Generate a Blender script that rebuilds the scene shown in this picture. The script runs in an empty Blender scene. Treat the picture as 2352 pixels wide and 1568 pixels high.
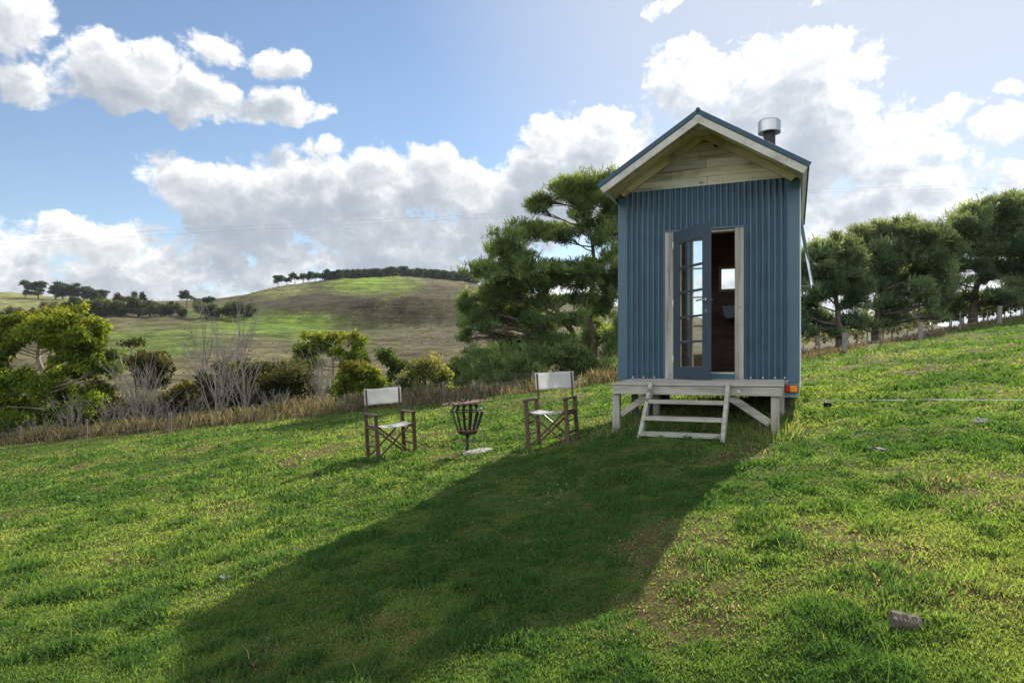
import bpy, math, random
import numpy as np
from mathutils import Vector, Matrix
sc = bpy.context.scene
COL = sc.collection
R = math.radians
rng = np.random.default_rng(7)
random.seed(7)

# ------------------------------------------------------------------ camera, light, sky
cam_d = bpy.data.cameras.new('camera'); cam = bpy.data.objects.new('camera', cam_d); COL.objects.link(cam)
cam.location = (0, 0, 0); cam.rotation_euler = (R(90), 0, 0)
cam_d.sensor_width = 36; cam_d.lens = 24.0; cam_d.shift_y = 0.0237
cam_d.clip_start = 0.05; cam_d.clip_end = 20000
sc.camera = cam

SUN_AZ, SUN_EL = R(32.3), R(34.0)          # azimuth clockwise from +Y
sun_dir = Vector((math.sin(SUN_AZ)*math.cos(SUN_EL), math.cos(SUN_AZ)*math.cos(SUN_EL), math.sin(SUN_EL)))
sun_d = bpy.data.lights.new('sun', 'SUN'); sun = bpy.data.objects.new('sun', sun_d); COL.objects.link(sun)
sun_d.energy = 3.4; sun_d.angle = R(0.5); sun_d.color = (1.0, 0.94, 0.84)
sun.rotation_euler = sun_dir.to_track_quat('Z', 'Y').to_euler()
sun.location = (20, 30, 30)

sc.view_settings.view_transform = 'Standard'; sc.view_settings.look = 'None'
sc.view_settings.gamma = 1; sc.view_settings.exposure = 1.08
sc.cycles.max_bounces = 8; sc.cycles.diffuse_bounces = 3; sc.cycles.glossy_bounces = 3
sc.cycles.transmission_bounces = 4; sc.cycles.transparent_max_bounces = 8
sc.cycles.use_denoising = True; sc.cycles.denoiser = 'OPENIMAGEDENOISE'

def vpx(x, y):                              # picture measure -> azimuth, elevation (radians)
    u = (x-1176)/1568; s = (840-y)/1568
    return math.atan(u), math.atan(s/math.sqrt(1+u*u)), u

# clouds: where the cumulus masses stand in the sky, (x, y, half width, half height, weight)
CLOUDS = [
 (-10,40,150,90,1.5),(58,195,75,50,1.2),(262,172,160,82,1.9),(440,222,120,62,1.7),(180,135,75,40,1.2),(350,140,70,45,1.3),
 (500,112,85,32,.9),(642,150,78,30,1.1),(650,250,105,38,1.3),(150,210,60,30,.4),
 (430,410,105,55,1.4),(560,465,190,90,1.7),(760,450,230,95,1.7),(870,395,95,65,1.4),(1005,420,130,85,1.6),
 (900,555,340,105,1.3),(600,570,260,80,1.2),(1160,500,170,100,1.2),(745,345,70,25,.5),
 (1340,330,150,80,1.4),(1400,300,105,55,1.2),(1270,420,160,90,1.6),(1120,450,120,70,1.5),(1420,420,160,110,1.2),
 (90,570,180,62,1.1),(255,560,150,50,1.0),(330,620,270,65,1.1),(300,690,520,60,1.2),(1100,690,500,60,1.2),(2000,660,600,70,1.1),(2500,690,500,80,1.1),(-300,690,500,70,1.1),(60,655,240,50,1.0),(560,640,330,50,1.1),(1020,620,280,60,1.1),
 (120,498,60,16,.4),
 (1565,108,62,32,.8),(1620,190,140,85,1.1),(1800,165,150,85,1.2),(1905,280,175,115,1.3),(1900,110,85,42,.9),
 (2010,345,215,85,1.2),(1760,280,170,100,1.2),(2000,135,55,35,.6),(1860,395,130,60,1.0),
 (1870,290,95,62,3.2),(1720,255,60,30,2.0),(560,520,150,60,1.9),(900,600,240,60,2.0),(1300,470,130,70,1.8),
 (2110,440,160,62,1.5),(1970,495,180,62,1.5),(2180,480,170,55,1.4),(2310,280,100,48,.9),(2330,206,50,18,.6),
 (2345,425,85,62,1.0),(2195,250,65,26,.6),(1900,545,330,55,1.0),(2300,520,150,50,.7),(1530,14,60,14,.4),(1860,16,40,14,.5),
 (2750,250,260,140,1.0),(2650,520,300,80,1.0),(-350,300,260,120,1.0),(-350,600,400,90,1.0)]

world = bpy.data.worlds.new('World'); sc.world = world; world.use_nodes = True
def build_world():
    nt = world.node_tree; nt.nodes.clear()
    def N(tree, t, **kw):
        n = tree.nodes.new(t)
        for k, v in kw.items(): setattr(n, k, v)
        return n
    def math_(tree, op, a, b=None, clamp=False):
        n = N(tree, 'ShaderNodeMath', operation=op, use_clamp=clamp)
        for i, v in enumerate((a, b)):
            if v is None: continue
            if isinstance(v, (int, float)): n.inputs[i].default_value = v
            else: tree.links.new(v, n.inputs[i])
        return n.outputs[0]
    def vmath(tree, op, a, b=None, out=0):
        n = N(tree, 'ShaderNodeVectorMath', operation=op)
        for i, v in enumerate((a, b)):
            if v is None: continue
            if isinstance(v, (tuple, list)): n.inputs[i].default_value = v
            else: tree.links.new(v, n.inputs[i])
        return n.outputs[out]
    g = bpy.data.node_groups.new('cloud_density', 'ShaderNodeTree')
    g.interface.new_socket('P', in_out='INPUT', socket_type='NodeSocketVector')
    g.interface.new_socket('D', in_out='OUTPUT', socket_type='NodeSocketFloat')
    gi = N(g, 'NodeGroupInput'); go = N(g, 'NodeGroupOutput')
    P = gi.outputs[0]
    wn = N(g, 'ShaderNodeTexNoise', noise_dimensions='2D'); wn.inputs['Scale'].default_value = 20; wn.inputs['Detail'].default_value = 3
    g.links.new(P, wn.inputs['Vector'])
    w = vmath(g, 'SUBTRACT', wn.outputs['Color'], (.5,.5,.5)); w = vmath(g, 'MULTIPLY', w, (.030,.026,0))
    Pw = vmath(g, 'ADD', P, w)
    cur = None
    for (x, y, rx, ry, k) in CLOUDS:
        az, el, u = vpx(x, y); c = 1+u*u
        ra = rx/1568/c; re = ry/1568/math.sqrt(c)
        d = vmath(g, 'SUBTRACT', Pw, (az, el, 0)); d = vmath(g, 'MULTIPLY', d, (1/ra, 1/re, 0))
        q = vmath(g, 'DOT_PRODUCT', d, d, 1)
        v = math_(g, 'MULTIPLY', math_(g, 'SUBTRACT', 1.0, q), .5*k)
        cur = v if cur is None else math_(g, 'MAXIMUM', cur, v)
    # unseen cloud added overhead and behind the camera as fill light: (azimuth, elevation, half sizes, weight)
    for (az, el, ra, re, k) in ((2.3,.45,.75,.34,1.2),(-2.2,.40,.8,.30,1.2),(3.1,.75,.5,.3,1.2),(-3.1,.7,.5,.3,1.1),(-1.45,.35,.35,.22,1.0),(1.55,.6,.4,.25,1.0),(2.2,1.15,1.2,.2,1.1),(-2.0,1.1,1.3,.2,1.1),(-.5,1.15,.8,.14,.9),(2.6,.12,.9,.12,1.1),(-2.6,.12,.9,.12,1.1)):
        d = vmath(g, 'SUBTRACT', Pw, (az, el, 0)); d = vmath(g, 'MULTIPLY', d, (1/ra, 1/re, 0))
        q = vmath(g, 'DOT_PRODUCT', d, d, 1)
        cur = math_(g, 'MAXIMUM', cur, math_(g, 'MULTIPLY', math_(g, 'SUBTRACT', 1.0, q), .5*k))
    cur = math_(g, 'MAXIMUM', cur, -.6)
    n1 = N(g, 'ShaderNodeTexNoise', noise_dimensions='2D'); n1.inputs['Scale'].default_value = 21; n1.inputs['Detail'].default_value = 7; n1.inputs['Roughness'].default_value = .63
    g.links.new(vmath(g, 'MULTIPLY', Pw, (1,1.25,1)), n1.inputs['Vector'])
    f = math_(g, 'MULTIPLY', math_(g, 'SUBTRACT', n1.outputs[0], .49), .95)
    n2 = N(g, 'ShaderNodeTexNoise', noise_dimensions='2D'); n2.inputs['Scale'].default_value = 9; n2.inputs['Detail'].default_value = 2
    g.links.new(vmath(g, 'ADD', P, (3.1,7.7,0)), n2.inputs['Vector'])
    f = math_(g, 'ADD', f, math_(g, 'MULTIPLY', math_(g, 'SUBTRACT', n2.outputs[0], .5), .55))
    vo = N(g, 'ShaderNodeTexVoronoi', feature='SMOOTH_F1', voronoi_dimensions='2D'); vo.inputs['Scale'].default_value = 24; vo.inputs['Detail'].default_value = 3; vo.inputs['Roughness'].default_value = .56; vo.inputs['Lacunarity'].default_value = 2.3; vo.inputs['Smoothness'].default_value = .35
    g.links.new(vmath(g, 'MULTIPLY', Pw, (1,1.2,1)), vo.inputs['Vector'])
    f = math_(g, 'ADD', f, math_(g, 'MULTIPLY', math_(g, 'SUBTRACT', .80, vo.outputs['Distance']), .55))
    g.links.new(math_(g, 'ADD', cur, f), go.inputs[0])

    tc = N(nt, 'ShaderNodeTexCoord'); sp = N(nt, 'ShaderNodeSeparateXYZ'); nt.links.new(tc.outputs['Generated'], sp.inputs[0])
    az = math_(nt, 'ARCTAN2', sp.outputs[0], sp.outputs[1]); el = math_(nt, 'ARCSINE', sp.outputs[2])
    cb = N(nt, 'ShaderNodeCombineXYZ'); nt.links.new(az, cb.inputs[0]); nt.links.new(el, cb.inputs[1])
    P = cb.outputs[0]
    def dens(v):
        n = N(nt, 'ShaderNodeGroup'); n.node_tree = g; nt.links.new(v, n.inputs[0]); return n.outputs[0]
    D0 = dens(P); D1 = dens(vmath(nt, 'ADD', P, (.008,.016,0))); D2 = dens(vmath(nt, 'ADD', P, (.025,.055,0)))
    mr = N(nt, 'ShaderNodeMapRange', interpolation_type='SMOOTHSTEP'); nt.links.new(D0, mr.inputs[0])
    mr.inputs[1].default_value = -.13; mr.inputs[2].default_value = .32
    alpha = mr.outputs[0]
    od = math_(nt, 'ADD', math_(nt, 'MULTIPLY', math_(nt, 'MAXIMUM', D1, 0), 1.5), math_(nt, 'MULTIPLY', math_(nt, 'MAXIMUM', D2, 0), 1.7))
    T = math_(nt, 'EXPONENT', math_(nt, 'MULTIPLY', od, -.92))
    cm = N(nt, 'ShaderNodeMix', data_type='RGBA'); nt.links.new(T, cm.inputs[0])
    cm.inputs[6].default_value = (.30,.345,.40,1); cm.inputs[7].default_value = (.90,.90,.89,1)
    # nearer the sun the vapour glows
    sdot = vmath(nt, 'DOT_PRODUCT', tc.outputs['Generated'], tuple(sun_dir), 1)
    glow = N(nt, 'ShaderNodeMapRange', interpolation_type='SMOOTHSTEP'); nt.links.new(sdot, glow.inputs[0])
    glow.inputs[1].default_value = .78; glow.inputs[2].default_value = 1.0
    sky = N(nt, 'ShaderNodeTexSky', sky_type='NISHITA', sun_disc=False)
    sky.sun_elevation = SUN_EL; sky.sun_rotation = SUN_AZ; sky.altitude = 200; sky.air_density = 1.0; sky.dust_density = 0.05; sky.ozone_density = 1.0
    bg1 = N(nt, 'ShaderNodeBackground'); nt.links.new(sky.outputs[0], bg1.inputs[0]); bg1.inputs[1].default_value = .068
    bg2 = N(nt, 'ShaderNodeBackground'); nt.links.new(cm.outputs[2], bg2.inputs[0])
    back = N(nt, 'ShaderNodeMapRange', interpolation_type='SMOOTHSTEP'); nt.links.new(sdot, back.inputs[0])   # extra brightness added to clouds opposite the sun, to fill the shade
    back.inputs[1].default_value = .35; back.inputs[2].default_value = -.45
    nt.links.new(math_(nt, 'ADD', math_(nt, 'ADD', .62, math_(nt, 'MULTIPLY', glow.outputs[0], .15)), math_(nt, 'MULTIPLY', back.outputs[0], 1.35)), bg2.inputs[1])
    bg3 = N(nt, 'ShaderNodeBackground'); bg3.inputs[0].default_value = (.91,.95,1,1); bg3.inputs[1].default_value = .42
    veil = N(nt, 'ShaderNodeMixShader'); nt.links.new(math_(nt, 'MULTIPLY', glow.outputs[0], .70), veil.inputs[0])
    nt.links.new(bg1.outputs[0], veil.inputs[1]); nt.links.new(bg3.outputs[0], veil.inputs[2])
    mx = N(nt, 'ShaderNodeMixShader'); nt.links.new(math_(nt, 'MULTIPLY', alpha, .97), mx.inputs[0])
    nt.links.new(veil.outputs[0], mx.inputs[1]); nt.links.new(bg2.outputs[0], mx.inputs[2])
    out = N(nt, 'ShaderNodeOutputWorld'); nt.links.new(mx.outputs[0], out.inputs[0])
    world.cycles.sampling_method = 'MANUAL'; world.cycles.sample_map_resolution = 512
build_world()

# ------------------------------------------------------------------ helpers
def tag(o, label=None, cat=None, group=None, kind=None):
    if label: o['label'] = label
    if cat: o['category'] = cat
    if group: o['group'] = group
    if kind: o['kind'] = kind
    return o
def thing(name, label, cat, loc=(0,0,0), rot=(0,0,0), group=None):
    o = bpy.data.objects.new(name, None); COL.objects.link(o)
    o.location = loc; o.rotation_euler = rot; o.empty_display_size = .1
    return tag(o, label, cat, group)
def link(name, me, mat, parent=None):
    o = bpy.data.objects.new(name, me); COL.objects.link(o)
    if mat is not None: me.materials.append(mat)
    if parent is not None: o.parent = parent
    return o
def copy_tree(o, parent=None):
    c = o.copy(); COL.objects.link(c)
    if parent is not None: c.parent = parent
    for ch in list(o.children): copy_tree(ch, c)
    return c
def np_mesh(name, V, F, k, cols=None, smooth=False):
    """V (n,3); F (m,k) indices, all faces of k corners; cols (n,3) point colours"""
    me = bpy.data.meshes.new(name)
    V = np.ascontiguousarray(V, dtype=np.float32); F = np.ascontiguousarray(F, dtype=np.int32)
    me.vertices.add(len(V)); me.vertices.foreach_set('co', V.ravel())
    me.loops.add(F.size); me.loops.foreach_set('vertex_index', F.ravel())
    me.polygons.add(len(F)); me.polygons.foreach_set('loop_start', np.arange(0, F.size, k, dtype=np.int32))
    me.update(calc_edges=True)
    if smooth: me.polygons.foreach_set('use_smooth', np.ones(len(F), dtype=bool))
    if cols is not None:
        a = me.color_attributes.new('Col', 'FLOAT_COLOR', 'POINT')
        a.data.foreach_set('color', np.concatenate([cols, np.ones((len(cols),1))], 1).astype(np.float32).ravel())
    return me
class MB:
    def __init__(s): s.v=[]; s.f=[]; s.c=[]
    def add(s, vs, fs, col=(1,1,1)):
        b=len(s.v); s.v+= [tuple(v) for v in vs]; s.f+=[tuple(b+i for i in f) for f in fs]; s.c += [col]*len(vs)
    def box(s, c, d, rot=None, col=(1,1,1)):
        h=[x/2 for x in d]; vs=[Vector((sx*h[0],sy*h[1],sz*h[2])) for sx in(-1,1) for sy in(-1,1) for sz in(-1,1)]
        if rot is not None: vs=[rot@v for v in vs]
        s.add([Vector(c)+v for v in vs],[(0,1,3,2),(4,6,7,5),(0,4,5,1),(2,3,7,6),(0,2,6,4),(1,5,7,3)],col)
    def bb(s, x0,x1,y0,y1,z0,z1,col=(1,1,1)): s.box(((x0+x1)/2,(y0+y1)/2,(z0+z1)/2),(x1-x0,y1-y0,z1-z0),None,col)
    def bar(s, p0, p1, w, h, up=(0,0,1), col=(1,1,1)):
        p0=Vector(p0);p1=Vector(p1);d=(p1-p0);L=d.length;d.normalize();up=Vector(up)
        sd=d.cross(up); sd=sd.normalized() if sd.length>1e-4 else Vector((1,0,0)); u=sd.cross(d).normalized()
        m=Matrix((sd,d,u)).transposed(); s.box((p0+p1)/2,(w,L,h),m,col)
    def prism(s, prof, axis_fn, t0, t1, col=(1,1,1)):
        n=len(prof); s.add([axis_fn(a,b,t0) for a,b in prof]+[axis_fn(a,b,t1) for a,b in prof],
            [tuple(range(n-1,-1,-1)),tuple(range(n,2*n))]+[(i,(i+1)%n,n+(i+1)%n,n+i) for i in range(n)],col)
    def tube(s, pts, rad, sides=6, cap=True, col=(1,1,1)):
        pts=[Vector(p) for p in pts]; n=len(pts)
        if not hasattr(rad,'__len__'): rad=[rad]*n
        vs=[]; ref=None
        for i,p in enumerate(pts):
            d=(pts[min(i+1,n-1)]-pts[max(i-1,0)]).normalized()
            if ref is None: ref=Vector((0,0,1)) if abs(d.z)<.9 else Vector((1,0,0))
            a=d.cross(ref).normalized() if i==0 else (prev-d*prev.dot(d)).normalized(); b=d.cross(a); prev=a
            for k in range(sides):
                t=2*math.pi*k/sides; vs.append(p+(a*math.cos(t)+b*math.sin(t))*rad[i])
        fs=[(i*sides+k,i*sides+(k+1)%sides,(i+1)*sides+(k+1)%sides,(i+1)*sides+k) for i in range(n-1) for k in range(sides)]
        if cap: fs+=[tuple(range(sides-1,-1,-1)),tuple((n-1)*sides+k for k in range(sides))]
        s.add(vs,fs,col)
    def ring(s, c, r, rr, seg=32, sides=6, tilt=None):
        vs=[];c=Vector(c)
        for i in range(seg):
            t=2*math.pi*i/seg; o=Vector((math.cos(t),math.sin(t),0))
            for k in range(sides):
                q=2*math.pi*k/sides; v=o*(r+rr*math.cos(q))+Vector((0,0,rr*math.sin(q)))
                vs.append(c+(tilt@v if tilt else v))
        s.add(vs,[(i*sides+k,((i+1)%seg)*sides+k,((i+1)%seg)*sides+(k+1)%sides,i*sides+(k+1)%sides) for i in range(seg) for k in range(sides)])
    def lathe(s, prof, c=(0,0,0), seg=24, tilt=None):
        vs=[];c=Vector(c);n=len(prof)
        for i in range(seg):
            t=2*math.pi*i/seg
            for r,z in prof:
                v=Vector((r*math.cos(t),r*math.sin(t),z)); vs.append(c+(tilt@v if tilt else v))
        s.add(vs,[(i*n+k,((i+1)%seg)*n+k,((i+1)%seg)*n+k+1,i*n+k+1) for i in range(seg) for k in range(n-1)])
    def holed(s, xs, zs, holes, t0, t1, fn):
        """slab in (x,z) with rectangular holes (x0,x1,z0,z1), thickness t0..t1; fn(x,t,z) places a point"""
        X=sorted(set(list(xs)+[h[0] for h in holes]+[h[1] for h in holes])); Z=sorted(set(list(zs)+[h[2] for h in holes]+[h[3] for h in holes]))
        nx,nz=len(X),len(Z); vs=[fn(x,t,z) for t in(t0,t1) for x in X for z in Z]; idx=lambda t,i,j:t*nx*nz+i*nz+j
        solid=lambda i,j:0<=i<nx-1 and 0<=j<nz-1 and not any(h[0]-1e-6<=X[i] and X[i+1]<=h[1]+1e-6 and h[2]-1e-6<=Z[j] and Z[j+1]<=h[3]+1e-6 for h in holes)
        fs=[]
        for i in range(nx-1):
            for j in range(nz-1):
                if not solid(i,j): continue
                fs.append((idx(0,i,j),idx(0,i+1,j),idx(0,i+1,j+1),idx(0,i,j+1))); fs.append((idx(1,i,j),idx(1,i,j+1),idx(1,i+1,j+1),idx(1,i+1,j)))
                if not solid(i-1,j): fs.append((idx(0,i,j),idx(0,i,j+1),idx(1,i,j+1),idx(1,i,j)))
                if not solid(i+1,j): fs.append((idx(0,i+1,j),idx(1,i+1,j),idx(1,i+1,j+1),idx(0,i+1,j+1)))
                if not solid(i,j-1): fs.append((idx(0,i,j),idx(1,i,j),idx(1,i+1,j),idx(0,i+1,j)))
                if not solid(i,j+1): fs.append((idx(0,i,j+1),idx(0,i+1,j+1),idx(1,i+1,j+1),idx(1,i,j+1)))
        used=sorted({i for f in fs for i in f}); mp={a:b for b,a in enumerate(used)}
        s.add([vs[i] for i in used],[tuple(mp[i] for i in f) for f in fs])
    def build(s, name, mat, parent=None, bevel=0, smooth=False, col=False):
        me=bpy.data.meshes.new(name); me.from_pydata([tuple(v) for v in s.v],[],s.f)
        if smooth:
            for p in me.polygons: p.use_smooth=True
        if col:
            a=me.color_attributes.new('Col','FLOAT_COLOR','POINT')
            a.data.foreach_set('color',np.concatenate([np.array(s.c),np.ones((len(s.c),1))],1).astype(np.float32).ravel())
        me.update(); o=link(name,me,mat,parent)
        if bevel:
            b=o.modifiers.new('bevel','BEVEL'); b.width=bevel; b.segments=2; b.limit_method='ANGLE'
        return o

# ------------------------------------------------------------------ materials
def mat_new(name):
    m=bpy.data.materials.new(name); m.use_nodes=True; nt=m.node_tree
    return m,nt,nt.nodes['Principled BSDF']
def ramp(nt, fac, stops):
    r=nt.nodes.new('ShaderNodeValToRGB'); e=r.color_ramp.elements
    while len(e)<len(stops): e.new(.5)
    for q,(p,c) in zip(e,stops): q.position=p; q.color=(*c,1)
    nt.links.new(fac,r.inputs[0]); return r.outputs[0]
def noise(nt, scale, detail=4, rough=.5, vec=None, stretch=None, coord='Object'):
    n=nt.nodes.new('ShaderNodeTexNoise'); n.inputs['Scale'].default_value=scale; n.inputs['Detail'].default_value=detail; n.inputs['Roughness'].default_value=rough
    tc=nt.nodes.new('ShaderNodeTexCoord'); mp=nt.nodes.new('ShaderNodeMapping'); nt.links.new(tc.outputs[coord],mp.inputs[0])
    if stretch: mp.inputs['Scale'].default_value=stretch
    nt.links.new(mp.outputs[0],n.inputs['Vector']); return n.outputs[0]
def mixc(nt, fac, a, b, mode='MIX'):
    n=nt.nodes.new('ShaderNodeMix'); n.data_type='RGBA'; n.blend_type=mode
    for i,v in ((0,fac),(6,a),(7,b)):
        if isinstance(v,(int,float)): n.inputs[i].default_value=v
        elif isinstance(v,tuple): n.inputs[i].default_value=(*v,1)
        else: nt.links.new(v,n.inputs[i])
    return n.outputs[2]
def bump(nt, bs, h, strength=.3, dist=.01):
    b=nt.nodes.new('ShaderNodeBump'); b.inputs['Strength'].default_value=strength; b.inputs['Distance'].default_value=dist
    nt.links.new(h,b.inputs['Height']); nt.links.new(b.outputs[0],bs.inputs['Normal'])
def m_wood(name, c1, c2, c3, grain=(30,30,1.5), rough=.8, attr=False):
    m,nt,bs=mat_new(name)
    n=noise(nt,1,6,.65,stretch=grain); n2=noise(nt,3.5,3); n3=noise(nt,11,2)
    c=ramp(nt,n,[(.33,c3),(.47,c1),(.66,c2)])
    c=mixc(nt,ramp(nt,n2,[(.35,(0,0,0)),(.7,(.6,.6,.6))]),c,c2)
    k=ramp(nt,n3,[(.70,(0,0,0)),(.78,(.7,.7,.7))]); c=mixc(nt,k,c,c3)
    if attr:
        a=nt.nodes.new('ShaderNodeAttribute'); a.attribute_name='Col'; c=mixc(nt,1.0,c,a.outputs[0],'MULTIPLY')
    nt.links.new(c,bs.inputs['Base Color']); bs.inputs['Roughness'].default_value=rough
    bump(nt,bs,n,.5,.004); return m
def m_paint(name, c, rough=.4, var=.25, metal=0, scale=3, spec=.5):
    m,nt,bs=mat_new(name); n=noise(nt,scale,5,.6); n2=noise(nt,1.2,2,stretch=(6,6,.5))
    d=tuple(x*(1-var) for x in c); l=tuple(min(1,x*(1+var)) for x in c)
    cc=ramp(nt,n,[(.3,d),(.7,l)]); cc=mixc(nt,.35,cc,ramp(nt,n2,[(.35,d),(.7,l)]))
    nt.links.new(cc,bs.inputs['Base Color']); bs.inputs['Roughness'].default_value=rough; bs.inputs['Metallic'].default_value=metal
    bs.inputs['Specular IOR Level'].default_value=spec
    return m
def two_sided_fresnel(nt, ior):
    gm=nt.nodes.new('ShaderNodeNewGeometry'); mp=nt.nodes.new('ShaderNodeMapRange'); nt.links.new(gm.outputs['Backfacing'],mp.inputs[0]); mp.inputs[3].default_value=ior; mp.inputs[4].default_value=1/ior
    fr=nt.nodes.new('ShaderNodeFresnel'); nt.links.new(mp.outputs[0],fr.inputs[0]); return fr
def m_leaf(name, trans=.45, gloss=.12, rough=.45, tm=1.0):
    m=bpy.data.materials.new(name); m.use_nodes=True; nt=m.node_tree; nt.nodes.clear()
    a=nt.nodes.new('ShaderNodeAttribute'); a.attribute_name='Col'
    d=nt.nodes.new('ShaderNodeBsdfDiffuse'); t=nt.nodes.new('ShaderNodeBsdfTranslucent'); g=nt.nodes.new('ShaderNodeBsdfGlossy'); g.inputs['Roughness'].default_value=rough
    g.inputs['Color'].default_value=(.8,.85,.75,1)
    tc=mixc(nt,1.0,a.outputs[0],(1.7*tm,1.5*tm,.7*tm),'MULTIPLY')
    nt.links.new(a.outputs[0],d.inputs[0]); nt.links.new(tc,t.inputs[0])
    m1=nt.nodes.new('ShaderNodeMixShader'); m1.inputs[0].default_value=trans; nt.links.new(d.outputs[0],m1.inputs[1]); nt.links.new(t.outputs[0],m1.inputs[2])
    fr=two_sided_fresnel(nt,1.4)
    mm=nt.nodes.new('ShaderNodeMath'); mm.operation='MULTIPLY'; mm.inputs[1].default_value=gloss*1.2; mm.use_clamp=True; nt.links.new(fr.outputs[0],mm.inputs[0])
    m2=nt.nodes.new('ShaderNodeMixShader'); nt.links.new(mm.outputs[0],m2.inputs[0]); nt.links.new(m1.outputs[0],m2.inputs[1]); nt.links.new(g.outputs[0],m2.inputs[2])
    o=nt.nodes.new('ShaderNodeOutputMaterial'); nt.links.new(m2.outputs[0],o.inputs[0]); return m
def m_glass(name, tint=(.96,.98,.98)):
    m=bpy.data.materials.new(name); m.use_nodes=True; nt=m.node_tree; nt.nodes.clear()
    t=nt.nodes.new('ShaderNodeBsdfTransparent'); t.inputs[0].default_value=(*tint,1); g=nt.nodes.new('ShaderNodeBsdfGlossy'); g.inputs['Roughness'].default_value=.02
    fr=two_sided_fresnel(nt,1.5)
    x=nt.nodes.new('ShaderNodeMixShader'); nt.links.new(fr.outputs[0],x.inputs[0]); nt.links.new(t.outputs[0],x.inputs[1]); nt.links.new(g.outputs[0],x.inputs[2])
    o=nt.nodes.new('ShaderNodeOutputMaterial'); nt.links.new(x.outputs[0],o.inputs[0]); return m
M={}
M['blue']=m_paint('painted_steel',(.036,.084,.122),.42,.30)
M['blue_trim']=m_paint('painted_trim',(.046,.102,.148),.38,.14)
M['door_blue']=m_paint('door_paint',(.029,.052,.074),.4,.12)
M['roofblue']=m_paint('roof_steel',(.032,.075,.115),.65,.12)
GW=((.285,.268,.22),(.43,.41,.345),(.075,.07,.055))
M['wood_x']=m_wood('weathered_wood_along',*GW,grain=(.9,17,17))
M['wood_z']=m_wood('weathered_wood_upright',*GW,grain=(17,17,.9))
M['wood_y']=m_wood('weathered_wood_deep',*GW,grain=(17,.9,17))
M['gable']=m_wood('gable_plank',(.41,.385,.265),(.55,.53,.38),(.11,.095,.06),grain=(.9,16,16),attr=True)
M['soffit']=m_wood('soffit_plank',(.50,.44,.24),(.62,.56,.34),(.20,.16,.08),grain=(4,20,4))
M['barge']=m_wood('barge_board',(.44,.43,.37),(.56,.55,.48),(.30,.29,.24),grain=(6,20,6))
M['inner']=m_wood('inner_lining',(.13,.075,.045),(.19,.115,.07),(.06,.035,.02),grain=(1.5,1.5,14),rough=.55)
M['floorb']=m_wood('floor_board',(.22,.12,.075),(.3,.17,.11),(.1,.06,.04),grain=(20,2,2),rough=.35)
M['tan']=m_wood('bare_door_wood',(.5,.36,.2),(.6,.45,.27),(.3,.2,.1),grain=(20,20,2))
M['chair']=m_wood('chair_timber',(.068,.036,.022),(.11,.062,.038),(.035,.017,.012),grain=(20,20,20),rough=.5)
M['chair_grey']=m_wood('faded_timber',(.30,.25,.19),(.38,.33,.27),(.2,.16,.12),grain=(20,20,20),rough=.7)
M['iron']=m_paint('sooty_iron',(.010,.009,.009),.55,.4,0,14)
M['rust']=m_paint('rusty_iron',(.16,.085,.06),.8,.5,0,12)
M['steel']=m_paint('bare_steel',(.5,.5,.5),.38,.1,1.0)
M['black']=m_paint('black_flue',(.015,.015,.018),.5,.2)
M['galv']=m_paint('trailer_steel',(.22,.29,.33),.5,.15)
M['chassis']=m_paint('chassis_steel',(.05,.04,.035),.7,.3)
M['white']=m_paint('white_trim',(.7,.7,.68),.5,.06)
M['rubber']=m_paint('tyre_rubber',(.02,.02,.02),.8,.2)
M['glass']=m_glass('window_glass')
M['red']=m_paint('red_lens',(.45,.015,.01),.2,.05); M['orange']=m_paint('orange_lens',(.9,.28,.02),.2,.05)
def m_canvas():
    m,nt,bs=mat_new('canvas'); n=noise(nt,260,2); n2=noise(nt,6,4)
    c=ramp(nt,n2,[(.3,(.68,.68,.65)),(.7,(.80,.80,.77))]); c=mixc(nt,ramp(nt,n,[(.4,(0,0,0)),(.6,(.25,.25,.25))]),c,(.45,.45,.43))
    t=nt.nodes.new('ShaderNodeBsdfTranslucent'); nt.links.new(c,t.inputs[0]); nt.links.new(c,bs.inputs['Base Color']); bs.inputs['Roughness'].default_value=.9
    x=nt.nodes.new('ShaderNodeMixShader'); x.inputs[0].default_value=.5; nt.links.new(bs.outputs[0],x.inputs[1]); nt.links.new(t.outputs[0],x.inputs[2])
    nt.links.new(x.outputs[0],nt.nodes['Material Output'].inputs[0]); return m
M['canvas']=m_canvas()
M['stone']=m_wood('pale_stone',(.36,.33,.29),(.50,.46,.41),(.25,.23,.21),grain=(14,14,14))
M['bark_chip']=m_wood('split_bark',(.075,.056,.042),(.17,.135,.105),(.07,.055,.045),grain=(26,60,60))
M['clod']=m_wood('brown_clod',(.10,.07,.05),(.16,.12,.08),(.04,.03,.02),grain=(40,40,40))
M['bark']=m_wood('dark_bark',(.085,.065,.05),(.15,.12,.095),(.035,.028,.022),grain=(9,9,2.5),rough=.9)
M['gumbark']=m_wood('pale_gum_bark',(.24,.18,.14),(.45,.39,.33),(.17,.11,.075),grain=(7,7,2),rough=.8)
M['twig']=m_wood('grey_twig',(.21,.18,.15),(.34,.305,.27),(.12,.10,.08),grain=(3,3,3),rough=.9)
M['post']=m_wood('fence_timber',(.15,.12,.09),(.24,.2,.16),(.07,.055,.04),grain=(20,20,3),rough=.9)
M['post_pale']=m_wood('grey_fence_timber',(.19,.175,.155),(.27,.25,.23),(.14,.13,.11),grain=(20,20,3),rough=.9)
M['wire']=m_paint('fence_wire',(.2,.2,.2),.5,.1)
M['leaf']=m_leaf('foliage',.46,.035,.55); M['needle']=m_leaf('needles',.5,.04,.5); M['grass']=m_leaf('grass_blade',.54,.08,.5,1.06); M['straw']=m_leaf('dry_stalk',.35,.03,.6)

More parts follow.
